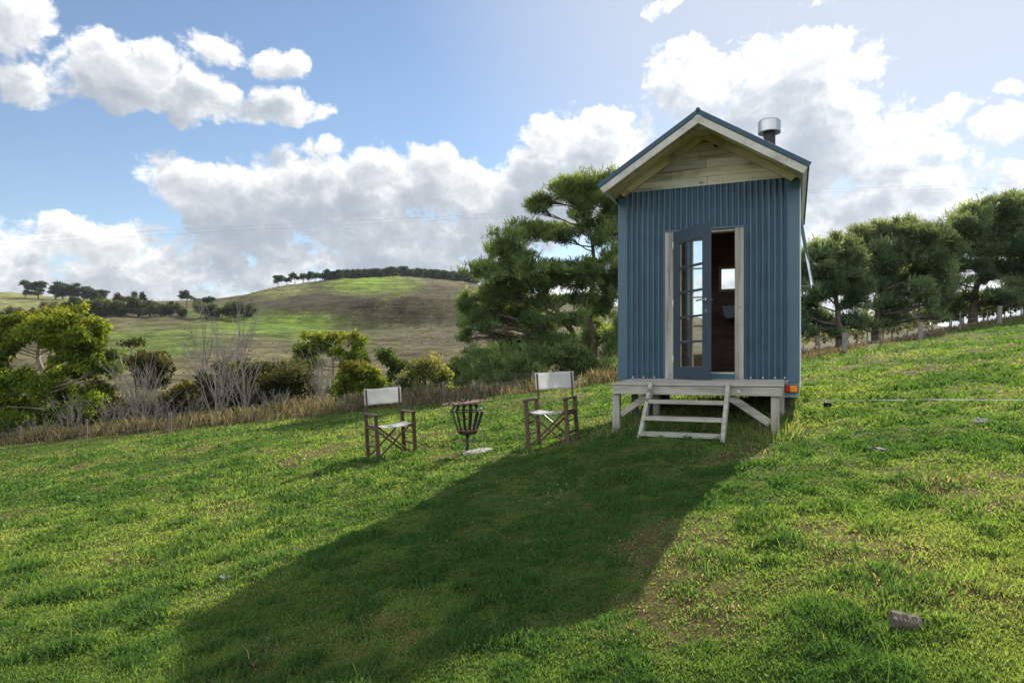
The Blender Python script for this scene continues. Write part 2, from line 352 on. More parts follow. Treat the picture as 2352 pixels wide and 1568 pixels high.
# ------------------------------------------------------------------ terrain
def ss(a,b,x): t=np.clip((x-a)/(b-a),0,1); return t*t*(3-2*t)
_h=np.random.default_rng(3).random((256,256))
def vnoise(x,y):
    xi=np.floor(x).astype(int); yi=np.floor(y).astype(int); fx=x-xi; fy=y-yi; fx=fx*fx*(3-2*fx); fy=fy*fy*(3-2*fy)
    a=_h[xi&255,yi&255]; b=_h[(xi+1)&255,yi&255]; c=_h[xi&255,(yi+1)&255]; d=_h[(xi+1)&255,(yi+1)&255]
    return (a*(1-fx)+b*fx)*(1-fy)+(c*(1-fx)+d*fx)*fy
def fbm(x,y,o=4):
    s=0;a=.5;t=0
    for i in range(o): s=s+a*vnoise(x+17.3*i,y-9.1*i); t+=a; x=x*2.03; y=y*2.03; a*=.5
    return s/t
FU=np.array([-1.4,-.75,-.495,-.227,.015,.143,.43,.589,.75,1.0,1.4]); FY=np.array([30,24.7,21.8,20.1,18.6,18.6,18.2,20,26,34,40.])
def fence_Y(u): return np.interp(u,FU,FY)
TU=np.array([-1.3,-.75,-.597,-.431,-.342,-.272,-.202,-.112,-.068,0,.143,.43,.60,.75,1.3])
TY=np.array([25,32,45,70,110,170,260,352,372,430,520,700,1200,4000.])
S_=lambda *a:list(a)
TS=np.array([  # slope z/Y seen from the eye, per column of TU
 S_(-.13,-.13,-.12,-.105,-.06,-.01,.035,.063,.067,.078,.09,.109,.08,.03),
 S_(-.121,-.115,-.110,-.10,-.06,-.01,.035,.063,.067,.078,.09,.1095,.08,.03),
 S_(-.108,-.106,-.104,-.09,-.055,-.005,.042,.069,.072,.077,.086,.0957,.07,.03),
 S_(-.09,-.092,-.09,-.075,-.045,.002,.046,.070,.074,.080,.089,.0945,.07,.03),
 S_(-.075,-.08,-.08,-.066,-.04,.004,.044,.066,.080,.098,.118,.112,.075,.03),
 S_(-.062,-.07,-.074,-.062,-.038,.004,.042,.054,.090,.103,.1276,.118,.08,.03),
 S_(-.05,-.062,-.07,-.06,-.037,.003,.040,.051,.096,.106,.1296,.12,.08,.03),
 S_(-.045,-.056,-.065,-.057,-.034,.004,.041,.052,.099,.106,.1276,.118,.08,.03),
 S_(-.045,-.05,-.06,-.053,-.03,.006,.044,.058,.092,.102,.12,.112,.08,.03),
 S_(-.04,-.04,-.05,-.045,-.025,.008,.045,.066,.074,.094,.11,.10,.07,.03),
 S_(-.028,-.028,-.035,-.035,-.018,.008,.04,.058,.064,.078,.09,.085,.06,.03),
 S_(.012,.010,.006,.006,.010,.02,.032,.040,.042,.046,.048,.05,.045,.03),
 S_(.040,.036,.030,.028,.03,.036,.046,.052,.054,.058,.06,.06,.05,.03),
 S_(.075,.078,.072,.062,.05,.045,.042,.04,.04,.04,.04,.04,.04,.03),
 S_(.10,.11,.11,.10,.09,.08,.07,.06,.06,.05,.05,.05,.04,.03)])
_gu=np.linspace(-1.3,1.3,261); _gl=np.linspace(math.log(20),math.log(4000),320); _gy=np.exp(_gl)
_z=np.stack([np.interp(_gy,TY,TS[i]*TY) for i in range(len(TU))])        # (col, y)
_Z=np.stack([np.interp(_gu,TU,_z[:,j]) for j in range(len(_gy))],1)      # (u, y)
def _blur(a,n,ax):
    k=np.ones(n)/n; p=[(0,0),(0,0)]; p[ax]=(n//2,n//2); a=np.pad(a,p,mode='edge'); return np.apply_along_axis(lambda v:np.convolve(v,k,'valid'),ax,a)
for _ in range(2): _Z=_blur(_Z,9,0)
_Z=_blur(_Z,3,1)
def far_h(u,Y):
    u=np.clip(u,-1.3,1.3); a=(u+1.3)/2.6*260; b=(np.log(np.clip(Y,20.01,3999))-_gl[0])/(_gl[1]-_gl[0])
    i=np.clip(a.astype(int),0,259); j=np.clip(b.astype(int),0,318); fa=a-i; fb=b-j
    return (_Z[i,j]*(1-fa)+_Z[i+1,j]*fa)*(1-fb)+(_Z[i,j+1]*(1-fa)+_Z[i+1,j+1]*fa)*fb
def H(x,y):
    x=np.asarray(x,float); y=np.asarray(y,float); r=np.hypot(x,y)
    xc=np.tanh(x/45)*45; yc=np.tanh(y/60)*60
    near=-1.44+.129*xc+.034*yc+.20*np.exp(-(((x-1.6)/.85)**2+((y-8.1)/1.5)**2))
    near=near+(fbm(x*.8+40,y*.8+11,3)-.5)*.07*ss(1,4,r)+(fbm(x*2.3,y*2.3+5,3)-.5)*.085*ss(40,15,r)+(fbm(x*6.5+2,y*6.5,2)-.5)*.030*ss(16,8,r)
    th=np.arctan2(x,y); lim=math.atan(1.3); tc=np.clip(th,-lim,lim); u=np.tan(tc); Y=r*np.cos(tc)
    F=fence_Y(u); w=ss(F+1.0,F+10,Y)
    far=far_h(u,Y)
    far=far+(fbm(x*.02+9,y*.02+3,4)-.5)*5*ss(60,300,r)+(fbm(x*.09,y*.09,4)-.5)*1.9*ss(35,200,r)+(fbm(x*.25+6,y*.25,3)-.5)*.8*ss(60,200,r)
    return near*(1-w)+far*w
def h1(x,y): return float(H(np.array([x]),np.array([y]))[0])
def at(px,py,y0=2,y1=60):                     # where a sight line (3000 px measure) meets the ground
    u=(px-1500)/2000; s=(1071-py)/2000; Y=np.linspace(y0,y1,6000); d=s*Y-H(u*Y,Y); k=np.where(d<0)[0]
    i=k[0] if len(k) else len(Y)-1
    return Vector((u*Y[i],Y[i],float(H(np.array([u*Y[i]]),np.array([Y[i]]))[0])))
def pt(px,py,Y): return Vector(((px-1500)/2000*Y,Y,(1071-py)/2000*Y))

def build_ground():
    th=np.concatenate([np.linspace(-180,-56,60,endpoint=False),np.linspace(-56,56,520,endpoint=False),np.linspace(56,180,60,endpoint=False)])*math.pi/180
    rr=np.concatenate([[0.25],np.exp(np.linspace(math.log(.6),math.log(1900),420))])
    nt_,nr=len(th),len(rr); T,Rr=np.meshgrid(th,rr,indexing='ij'); x=Rr*np.sin(T); y=Rr*np.cos(T); z=H(x,y)
    u=np.tan(np.clip(T,-math.atan(1.3),math.atan(1.3))); Y=Rr*np.cos(np.clip(T,-math.atan(1.3),math.atan(1.3)))
    # --- what grows where (surface colour)
    n1=fbm(x*.9,y*.9,4); n2=fbm(x*.05+5,y*.05,4); n3=fbm(x*.25,y*.25,4)
    lawn=np.stack([.060+.03*n1,.072+.035*n1,.016+.006*n1],-1); soil=np.array([.105,.068,.032])
    k=ss(.54,.68,n1)[...,None]; lawn=lawn*(1-k*.7)+soil*k*.7
    dry=np.stack([.165+.08*(n2-.5),.148+.05*(n2-.5),.080+.03*(n2-.5)],-1); st_=fbm(x*.035+2,y*.16+7,4); dry=dry*.82*(.55+.5*n3[...,None]+.45*st_[...,None])
    green=np.stack([.100+.05*n2,.165+.06*n2,.026+.0*n2],-1)*(.5+.5*n3[...,None]+.5*st_[...,None]); brown=np.array([.088,.074,.038])*(.3+.7*n3[...,None]+.75*st_[...,None])
    px=1176+1568*u; py=840-1568*z/np.maximum(Y,1)
    def ell(cx,cy,rx,ry,soft=.5): return np.clip((1+soft-((px-cx)/rx)**2-((py-cy)/ry)**2)/(2*soft),0,1)
    wob=(fbm(x*.03+70,y*.03,3)-.5); py=py+wob*26; px=px+wob*60
    c=dry.copy()
    def lay(col,w):
        nonlocal c
        w=w[...,None]; c=c*(1-w)+col*w
    far=(Y>55)
    lay(green*1.0,.75*ell(360,785,150,34)*far)
    lay(green*1.15,ell(700,752,260,24)*far); lay(green,ell(560,716,130,22)*far); lay(green*.9,.5*ell(760,770,140,26)*far)
    lay(brown*.72,ell(820,686,320,38)*far*(py<724)); lay(brown*.85+.015,.75*ell(960,765,190,70)*far)
    lay(np.array([.17,.25,.03])*1.15*(.8+.4*n3[...,None]),ell(850,652,100,22,.9)*far)
    lay(np.array([.20,.21,.08])*(.8+.4*n3[...,None]),.9*ell(600,660,110,22)*far*(py<690))
    lay(np.array([.23,.24,.10])*(.8+.4*n3[...,None]),ell(60,690,230,40)*far*(Y>390))
    F=fence_Y(u); wl=ss(F+1.5,F-.5,Y)
    c=c*(1-wl[...,None])+lawn*wl[...,None]
    idx=np.arange(nt_*nr).reshape(nt_,nr); i2=np.roll(idx,-1,0)
    F4=np.stack([idx[:,:-1],idx[:,1:],i2[:,1:],i2[:,:-1]],-1).reshape(-1,4)
    V=np.stack([x,y,z],-1).reshape(-1,3); C=np.clip(c.reshape(-1,3),0.01,.6)
    far_face=np.tile((np.arange(nr-1)>=np.searchsorted(rr,75)),nt_)
    def earth(name,far):
        m,nt,bs=mat_new(name); a=nt.nodes.new('ShaderNodeAttribute'); a.attribute_name='Col'
        na=noise(nt,.55,6,.65); nb=noise(nt,9,5,.6)
        cc=mixc(nt,1.0,a.outputs[0],ramp(nt,na,[(.3,(.62,.62,.62)),(.7,(1.3,1.28,1.25))]),'MULTIPLY'); cc=mixc(nt,1.0,cc,ramp(nt,nb,[(.3,(.65,.65,.65)),(.7,(1.3,1.3,1.3))]),'MULTIPLY')
        if far:                                  # stock terraces along the slope, rush clumps
            nc=noise(nt,1,5,.7,stretch=(.05,.02,1.1)); nd=noise(nt,.11,6,.7)
            cc=mixc(nt,1.0,cc,ramp(nt,nc,[(.36,(.50,.50,.47)),(.62,(1.30,1.27,1.20))]),'MULTIPLY'); cc=mixc(nt,1.0,cc,ramp(nt,nd,[(.38,(.55,.56,.50)),(.62,(1.28,1.25,1.2))]),'MULTIPLY')
        nt.links.new(cc,bs.inputs['Base Color']); bs.inputs['Roughness'].default_value=1; bs.inputs['Specular IOR Level'].default_value=.1
        bump(nt,bs,na,.6,.4); return m
    mats={'ground':earth('earth',False),'hills':earth('pasture',True)}
    for nm,sel in (('ground',~far_face),('hills',far_face)):
        Fs=F4[sel]; used=np.unique(Fs); mp=np.zeros(len(V),int); mp[used]=np.arange(len(used))
        o=link(nm,np_mesh(nm,V[used],mp[Fs],4,C[used],True),mats[nm]); o['kind']='structure'
build_ground()

# ------------------------------------------------------------------ lawn grass
def build_grass():
    N=900000
    q=rng.random(N); Y=np.where(rng.random(N)<.72,1/(1/34+(1/2.0-1/34)*q),np.exp(np.log(2.0)+(np.log(34/2.0))*q))
    u=rng.uniform(-1.02,1.02,N); x=u*Y; y=Y
    n1=fbm(x*.9,y*.9,4); n2=fbm(x*2.6+31,y*2.6,3); n3=fbm(x*.3+8,y*.3+2,3)
    keep=(Y<fence_Y(u)+.8)&(rng.random(N)>ss(.57,.72,n1)*.62)
    def tuft(s): return ss(.52,.68,n2)*s
    x,y,u,Y,n1,n2,n3=[v[keep] for v in (x,y,u,Y,n1,n2,n3)]
    # taller unmown growth round the porch feet and the trailer
    E=9000; ex=rng.uniform(-1.25,1.2,E); ey=rng.uniform(-1.7,2.6,E); cs,sn=math.cos(R(-22.4)),math.sin(R(-22.4))
    gx=2.63+ex*cs-ey*sn; gy=9.33+ex*sn+ey*cs
    x=np.concatenate([x,gx]); y=np.concatenate([y,gy]); n=len(x); Y=y.copy(); u=x/np.maximum(y,.1); n1=fbm(x*.9,y*.9,4); n2=fbm(x*3.6+31,y*3.6,3); n3=fbm(x*.3+8,y*.3+2,3)
    under=np.zeros(n); under[-E:]=1
    z=H(x,y)-.006
    t=ss(.50,.70,n2)
    hgt=(.010+.022*rng.random(n)+.062*t*rng.random(n)+.035*ss(.5,.75,fbm(x*6+9,y*6+1,2))*rng.random(n))*(.75+.6*n3)*(1+.35*ss(6,20,Y))
    low=(rng.random(n)<.35); hgt=np.where(low,hgt*.5,hgt); hgt=np.where(under>0,rng.uniform(.05,.22,n)*rng.random(n)**.5,hgt)
    tall=rng.random(n)<.0025; hgt=np.where(tall,hgt*3.2,hgt)
    wid=np.clip(.0011*Y,.0028,.016)*(.7+.7*rng.random(n)); wid=np.where(tall|(under>0),wid*.6,np.where(low&(n2>.5),wid*1.9,wid))
    a=rng.random(n)*2*np.pi; lean=rng.uniform(.15,1.15,n); la=rng.random(n)*2*np.pi
    wx,wy=np.cos(a)*wid,np.sin(a)*wid; lx,ly=np.cos(la)*lean*hgt,np.sin(la)*lean*hgt
    dark=np.array([.064,.138,.040]); mid=np.array([.150,.240,.064]); yel=np.array([.222,.298,.092]); straw=np.array([.33,.30,.19])
    r=rng.random(n); k=np.clip(.5+1.0*(n3-.5)+.9*(n1-.5)+.8*(fbm(x*1.7+3,y*1.7,2)-.5)+.25*(r-.5)-.45*t-.35*ss(.5,.75,fbm(x*6+9,y*6+1,2)),0,1)[:,None]
    c=np.where(k<.5,dark*(1-2*k)+mid*2*k,mid*(2-2*k)+yel*(2*k-1))
    st=(rng.random(n)<(.05+.42*ss(.50,.66,n1))*(.25+.75*ss(13,5,Y)))[:,None]&(under<1)[:,None]; c=np.where(st,straw*(.6+.6*r[:,None]),c); hz=np.where(st[:,0],.55,1.0)
    ud=(under>0)&(rng.random(n)<.3); c=np.where(ud[:,None],straw*.8,c)
    c=c*(.82+.36*rng.random(n))[:,None]
    hgt=hgt*hz; lx,ly=lx*hz,ly*hz
    B=np.stack([x,y,z],-1)
    def P(dx,dy,dz): return B+np.stack([dx,dy,dz],-1)
    v0=P(-wx,-wy,0*x); v1=P(wx,wy,0*x); v2=P(.8*wx+.35*lx,.8*wy+.35*ly,.6*hgt); v3=P(-.8*wx+.35*lx,-.8*wy+.35*ly,.6*hgt); v4=P(lx,ly,hgt*(1.0-.25*lean*.6))
    V=np.stack([v0,v1,v2,v3,v4],1).reshape(-1,3)
    # two quads per blade, the upper one pinched to the tip
    b=np.arange(n)*5
    F=np.stack([b,b+1,b+2,b+3],-1); F3=np.stack([b+3,b+2,b+4,b+4],-1)
    C=np.repeat(c,5,0)
    F5=np.concatenate([np.stack([b,b+1,b+2,b+3],-1).reshape(-1),np.stack([b+3,b+2,b+4],-1).reshape(-1)])
    me=bpy.data.meshes.new('grass'); me.vertices.add(len(V)); me.vertices.foreach_set('co',V.astype(np.float32).ravel())
    me.loops.add(len(F5)); me.loops.foreach_set('vertex_index',F5.astype(np.int32))
    me.polygons.add(2*n); ls=np.concatenate([np.arange(n)*4,4*n+np.arange(n)*3]).astype(np.int32); me.polygons.foreach_set('loop_start',ls)
    me.update(calc_edges=True)
    at_=me.color_attributes.new('Col','FLOAT_COLOR','POINT'); at_.data.foreach_set('color',np.concatenate([C,np.ones((len(C),1))],1).astype(np.float32).ravel())
    o=link('lawn_grass',me,M['grass']); tag(o,'short green grass with tufts covering the sloping paddock','grass',kind='stuff')
build_grass()

def build_dry_grass():
    n=36000
    u=np.where(rng.random(n)<.68,rng.uniform(-1.0,.20,n),rng.uniform(.40,.80,n)); F=fence_Y(u)
    Y=F+rng.uniform(-.6,1,n)**1*1.0+rng.random(n)**1.5*np.where(u<.3,3.2,2.0); x=u*Y; y=Y; cl=fbm(x*1.2+3,y*1.2,3)
    kk=cl>np.where(u>.3,.30,.40)+.10*rng.random(n); u,F,Y,x,y,cl=[v[kk] for v in (u,F,Y,x,y,cl)]; n=len(x); right=u>.3
    hgt=rng.uniform(.12,.58,n)*(.4+1.0*cl)*np.where(right,.45,1)*np.where(u>-.1,.85,1.0)*(.35+.65*ss(-.7,.8,Y-F))
    z=H(x,y); w=np.clip(.0006*Y,.006,.014)*(.5+.7*rng.random(n)); a=rng.random(n)*2*np.pi; ln=rng.uniform(.05,.6,n); la=rng.random(n)*2*np.pi
    B=np.stack([x,y,z-.02],-1); P=lambda dx,dy,dz:B+np.stack([dx,dy,dz],-1)
    wx,wy=np.cos(a)*w,np.sin(a)*w; lx,ly=np.cos(la)*ln*hgt,np.sin(la)*ln*hgt
    V=np.stack([P(-wx,-wy,0*x),P(wx,wy,0*x),P(lx*.5+wx,ly*.5+wy,hgt*.65),P(lx,ly,hgt)],1).reshape(-1,3); b=np.arange(n)*4
    c=np.where((rng.random(n)<.75)[:,None],np.array([.205,.172,.118]),np.array([.10,.105,.055]))*(.45+1.0*rng.random(n))[:,None]
    o=link('dry_grass',np_mesh('dry_grass',V,np.stack([b,b+1,b+2,b+3],-1),4,np.repeat(c,4,0)),M['straw']); tag(o,'long straw coloured grass growing along the paddock fence','dry grass',kind='stuff')
build_dry_grass()
def build_tussocks():
    n=42000; u=rng.uniform(-.95,.25,n); Y=np.exp(rng.uniform(math.log(60),math.log(540),n)); x=u*Y; y=Y
    px=1176+1568*u; z=H(x,y); py=840-1568*z/Y; cl=fbm(x*.03+11,y*.05+4,4); k=rng.random(n)<(.10+.9*ss(.45,.62,cl))*np.where((py<736)&(px>520),1.0,np.where(px>860,.55,.10)); k&=~((np.abs(py-752)<22)&(px>480)&(px<930)); k&=~((np.abs(py-650)<14)&(px>740)&(px<960))
    x,y,z,Y=x[k],y[k],z[k],Y[k]; n=len(x); h=rng.uniform(.06,.30,n)*(1+.0018*Y); m=5; V=[];C=[]
    pal=np.where((rng.random(n)<.55)[:,None],np.array([.20,.17,.095]),np.array([.15,.15,.075]))*(.6+.8*rng.random(n))[:,None]
    for q in range(m):
        a=rng.random(n)*2*np.pi; w=h*rng.uniform(.5,1.1,n); dx,dy=np.cos(a)*w,np.sin(a)*w; ox,oy=rng.normal(size=n)*h*.4,rng.normal(size=n)*h*.4
        B=np.stack([x+ox,y+oy,z-.05],-1); up=np.stack([dx*.1,dy*.1,h*rng.uniform(.6,1.2,n)],-1); sd=np.stack([dx,dy,0*h],-1)
        V.append(np.stack([B-sd*.6,B+sd*.6,B+sd*.9+up,B-sd*.9+up*.85],1)); C.append(pal)
    V=np.concatenate(V).reshape(-1,3); C=np.repeat(np.concatenate(C),4,0)
    o=link('tussocks',np_mesh('tussocks',V,np.arange(len(V)).reshape(-1,4),4,C),M['straw']); tag(o,'low brown tussocks and scrub scattered over the distant hillside','scrub',kind='stuff')
build_tussocks()
# ------------------------------------------------------------------ the cabin
HUT=(2.63,9.33,-.81); HR=R(-22.4)
def build_cabin():
    h=thing('tiny_cabin','small corrugated blue steel cabin on a trailer with gabled roof and half open glazed door','cabin',HUT,(0,0,HR))
    ZB,ZT=.62,3.27
    # corrugated front sheet with the doorway left out
    def corr(u0,u1,rows,hole,fn,amp=.016,pitch=.076):
        n=int(round((u1-u0)/pitch*8)); vs=[]; fs=[]; m=len(rows)
        for i in range(n+1):
            u=u0+(u1-u0)*i/n; d=amp*(1-2*((1-math.cos(2*math.pi*(u-u0)/pitch))/2)**1.7)
            for z in rows: vs.append(fn(u,d,z))
        for i in range(n):
            um=u0+(u1-u0)*(i+.5)/n
            for j in range(m-1):
                zm=(rows[j]+rows[j+1])/2
                if hole and hole[0]<um<hole[1] and hole[2]<zm<hole[3]: continue
                fs.append((i*m+j,(i+1)*m+j,(i+1)*m+j+1,i*m+j+1))
        b=MB(); b.add(vs,fs); return b
    corr(-1.075,1.062,[ZB,1.3,2.0,2.685,ZT],(-.535,.52,0,2.685),lambda u,d,z:(u,-d,z)).build('front_cladding',M['blue'],h,smooth=True)
    b=MB(); b.holed((-1.17,1.17),(ZB+.01,ZT-.02),[(-.54,.525,ZB+.01,2.70)],.02,.10,lambda x,t,z:(x,t,z)); b.build('front_wall',M['inner'],h)
    L=3.0
    corr(.125,L-.05,[ZB,1.96,3.02,ZT-.06],(.75,1.75,1.9,3.0),lambda u,d,z:(1.185+d,u,z)).build('side_cladding',M['blue'],h,smooth=True)
    corr(.125,L-.05,[ZB,1.9,2.9,ZT-.06],None,lambda u,d,z:(-1.185-d,u,z)).build('side_cladding',M['blue'],h,smooth=True)
    b=MB(); b.holed((.105,L-.11),(ZB+.01,ZT-.08),[(.8,1.7,1.93,2.98)],1.08,1.168,lambda y,t,z:(t,y,z)); b.build('side_wall',M['inner'],h)
    b=MB(); b.holed((.105,L-.11),(ZB+.01,ZT-.08),[],-1.168,-1.08,lambda y,t,z:(t,y,z)); b.build('side_wall',M['inner'],h)
    rw=[(-.60,-.36,1.0,3.05),(-.06,.42,2.14,2.52)]
    b=MB(); b.holed((-1.17,1.17),(ZB+.01,ZT-.02),rw,L-.10,L-.02,lambda x,t,z:(x,t,z)); b.build('rear_wall',M['inner'],h)
    b=MB(); b.holed((-1.19,1.19),(ZB,ZT),rw,L-.015,L+.01,lambda x,t,z:(x,t,z)); b.build('rear_cladding',M['blue'],h)
    for x0,x1,z0,z1 in rw:
        b=MB(); b.holed((x0-.03,x1+.03),(z0-.03,z1+.03),[(x0+.015,x1-.015,z0+.015,z1-.015)] if x1-x0>.3 else [(x0+.015,x1-.015,z0+.015+k*(z1-z0)/4,z0-.01+(k+1)*(z1-z0)/4) for k in range(4)],L-.125,L-.103,lambda x,t,z:(x,t,z))
        w=b.build('rear_window',M['tan'],h); b=MB(); b.bb(x0+.005,x1-.005,L-.062,L-.056,z0+.005,z1-.005); b.build('pane',M['glass'],w)
    b=MB(); b.bb(-1.075,1.075,.105,L-.105,ZB+.02,.715); b.build('floor',M['floorb'],h)
    # corner flashings
    def ang(sx,sy,x1):
        prof=[(x1,-.016),(sx*1.198,-.016),(sx*1.198,.118),(sx*1.186,.118),(sx*1.186,-.004),(x1,-.004)]
        b=MB(); b.prism(prof if sx>0 else prof[::-1],lambda a,c,t:(a,c,t),ZB-.03,ZT); b.build('corner_trim',M['blue_trim'],h,.002)
    ang(-1,0,-1.073); ang(1,0,1.062)
    b=MB(); b.bb(1.199,1.215,.0,.10,ZB-.1,ZT-.05); b.build('sunlit_edge_strip',M['white'],h)  # white colour stands in for sun catching the side trim
    # screws along the foot of the sheet
    for x in (-.98,-.83,-.68,.6,.75,.9,1.02):
        b=MB(); b.bb(x-.008,x+.008,-.016,-.010,ZB+.025,ZB+.04); b.build('screw',M['white'],h)
    # gable planks, in courses with staggered joints
    zr=4.0; half=lambda z:max(.02,(zr-z)/.628)
    b=MB(); z=ZT-.005; rr=random.Random(5); k=0
    while z<zr-.1:
        z2=min(z+.118,zr-.04); w0,w1=half(z),half(z2)
        cuts=[-2]+sorted([(.04,-.3,.04,-.1,.15,0)[k%6]+rr.uniform(-.02,.02)]+([rr.uniform(-.75,-.4)] if k in(1,2) else []))+[2]
        for a,c in zip(cuts,cuts[1:]):
            p=[(max(a,-w0),z+.003),(min(c,w0)-.003,z+.003),(min(c,w1)-.003,z2),(max(a,-w1),z2)]
            if p[1][0]<=p[0][0] or p[2][0]<=p[3][0]: continue
            g=rr.uniform(.68,1.15); col=(g,g*rr.uniform(.97,1.03),g*rr.uniform(.88,1.12))
            if k==3 and a>0: col=(.42,.42,.40)
            if k>=5: col=(.5,.46,.4)
            d=rr.uniform(0,.005); b.prism(p,lambda u,v,t:(u,t,v),-.012-d,.018,col)
        z=z2; k+=1
    b.build('gable_boards',M['gable'],h,.002,col=True)
    b=MB(); b.lathe([(0,-.004),(.028,-.004),(.034,.003),(.034,.012)],(.16,-.022,3.80),16,Matrix.Rotation(R(90),3,'X')); b.build('vent_cap',M['black'],h,smooth=True)
    b=MB(); b.prism([(-1.15,ZT-.01),(1.15,ZT-.01),(0,3.985)],lambda u,v,t:(u,t,v),L-.09,L-.03); b.build('rear_gable',M['gable'],h)
    # roof: ridge at 4.05, eaves at +-1.306
    ez,rz,ex=3.235,4.055,1.306; y0,y1=-.67,3.13
    for s in (-1,1):
        d=Vector((s*ex,0,ez-rz)); Ls=d.length; d.normalize(); nrm=Vector((s*(rz-ez),0,ex)).normalized()
        P=lambda t,y,o:Vector((0,0,rz))+d*t+Vector((0,y,0))+nrm*o
        # corrugated sheet as a thick slab
        n=int((y1-y0)/.076*6); vs=[];fs=[]
        for i in range(n+1):
            y=y0+(y1-y0)*i/n; o=.009*math.cos(2*math.pi*(y-y0)/.076)
            vs+= [P(.0,y,o),P(Ls,y,o),P(Ls,y,o-.016),P(.0,y,o-.016)]
        for i in range(n):
            a=i*4
            for q in range(4): fs.append((a+q,a+(q+1)%4,a+4+(q+1)%4,a+4+q))
        fs+=[(3,2,1,0),(n*4,n*4+1,n*4+2,n*4+3)]
        b=MB(); b.add(vs,fs); b.build('roof_sheet',M['roofblue'],h)
        b=MB(); b.prism([(0,.026),(Ls+.01,.026),(Ls+.01,-.034),(0,-.034)],lambda t,o,y:P(t,y,o),y0-.018,y0-.002); b.build('roof_edge',M['roofblue'],h,.003)
        b=MB(); b.prism([(.0,-.024),(Ls-.01,-.024),(Ls-.01,-.046),(.0,-.046)],lambda t,o,y:P(t,y,o),y0+.012,y1-.02); b.build('soffit',M['soffit'],h)
        b=MB(); b.prism([(.0,-.044),(Ls+.0,-.044),(Ls+.0,-.130),(.0,-.130)],lambda t,o,y:P(t,y,o),y0-.014,y0+.010); b.build('barge_board',M['barge'],h,.003)
        b=MB(); b.prism([(.02,-.048),(Ls-.13,-.048),(Ls-.16,-.135),(.05,-.135)],lambda t,o,y:P(t,y,o),-.075,-.022); b.build('rafter',M['soffit'],h,.003)
        b=MB(); b.prism([(.08,-.048),(Ls-.10,-.048),(Ls-.12,-.088),(.10,-.088)],lambda t,o,y:P(t,y,o),-.40,-.352); b.build('soffit_batten',M['soffit'],h,.003)
        b=MB(); b.prism([(Ls-.028,-.048),(Ls-.006,-.048),(Ls-.006,-.13),(Ls-.028,-.13)],lambda t,o,y:P(t,y,o),y0+.012,y1-.02); b.build('fascia',M['barge'],h,.003)
        b=MB(); b.prism([(1.215,-.048),(Ls-.03,-.048),(Ls-.03,-.062),(1.215,-.062)],lambda t,o,y:P(t,y,o),y0+.012,y1-.02); b.build('eave_lining',M['soffit'],h)
    b=MB(); b.tube([(0,y0-.02,rz+.016),(0,y1,rz+.016)],.028,10); b.build('ridge_cap',M['roofblue'],h,smooth=True)
    b=MB(); b.lathe([(0,-.022),(.055,-.022),(.062,-.010),(.055,0)],(0.03,-.46,rz-.135),18); b.build('soffit_light',M['white'],h,smooth=True)
    b=MB(); b.bb(-.09,.09,-.62,-.08,rz-.134,rz-.112); b.build('ridge_lining',M['soffit'],h)
    # door frame, sill
    for x0,x1,nm in ((-.53,-.417,0),(.397,.512,1)):
        b=MB(); b.bb(x0,x1,-.022,.13,ZB+.0,2.662); b.build('door_jamb',M['wood_z'],h,.004)
    b=MB(); b.bb(-.415,.395,.0,.13,2.625,2.66); b.build('door_head',M['wood_x'],h,.003)
    b=MB(); b.bb(-.53,.515,-.03,-.004,2.664,2.684); b.build('door_flashing',M['blue_trim'],h)
    b=MB(); b.bb(-.415,.395,-.012,.10,.70,.722); b.build('sill',M['steel'],h,.003)
    b=MB(); b.bb(-.415,.395,.0,.02,.625,.698); b.build('sill_face',M['blue_trim'],h)
    # glazed door, hinged on the left jamb, standing open
    dr=bpy.data.objects.new('door',None); COL.objects.link(dr); dr.parent=h; dr.location=(-.413,-.024,0); dr.rotation_euler=(0,0,R(-47))
    W=.79; z0,z1=.632,2.655; g0,g1=.135,.655; gx=(.135,.383,.407,.655); zs=[.795+k*.337 for k in range(6)]
    holes=[(a,c,zs[k]+(.012 if k else 0),zs[k+1]-(.012 if k<4 else 0)) for a,c in((gx[0],gx[1]),(gx[2],gx[3])) for k in range(5)]
    me=MB(); me.holed((0,W),(z0,z1),holes,-.004,.018,lambda x,t,z:(x,t,z))
    door=me.build('door',M['door_blue'],h); door.location=dr.location; door.rotation_euler=dr.rotation_euler; bpy.data.objects.remove(dr)
    b=MB(); b.holed((g0-.03,g1+.03),(zs[0]-.03,zs[5]+.03),[(a+.004,c-.004,e+.003,f-.003) for a,c,e,f in holes],.0185,.036,lambda x,t,z:(x,t,z)); b.build('glazing_bead',M['tan'],door)
    b=MB(); b.bb(0.002,W-.002,.0185,.038,z0+.002,zs[0]-.032); b.build('bottom_rail',M['door_blue'],door)
    b=MB(); b.bb(0.002,W-.002,.0185,.038,zs[5]+.032,z1-.002); b.build('top_rail',M['door_blue'],door)
    for xa,xb in ((.002,g0-.032),(g1+.032,W-.002)):
        b=MB(); b.bb(xa,xb,.0185,.038,zs[0]-.03,zs[5]+.03); b.build('stile',M['door_blue'],door)
    b=MB(); b.bb(g0-.01,g1+.01,.0145,.0175,zs[0]-.01,zs[5]+.01); b.build('glass',M['glass'],door)
    b=MB()
    b.lathe([(0,.012),(.027,.012),(.027,0)],(.72,-.004,1.66),18,Matrix.Rotation(R(90),3,'X')); b.tube([(.72,-.014,1.66),(.72,-.055,1.66),(.69,-.06,1.66),(.60,-.06,1.655)],[.011,.011,.011,.009],10); b.build('handle',M['steel'],door,smooth=True)
    b=MB(); b.tube([(.735,.036,1.66),(.735,.088,1.66),(.71,.092,1.66),(.61,.092,1.655)],[.011,.011,.011,.009],10); b.lathe([(0,-.012),(.027,-.012),(.027,0)],(.735,.04,1.66),18,Matrix.Rotation(R(90),3,'X')); b.build('handle',M['steel'],door,smooth=True)
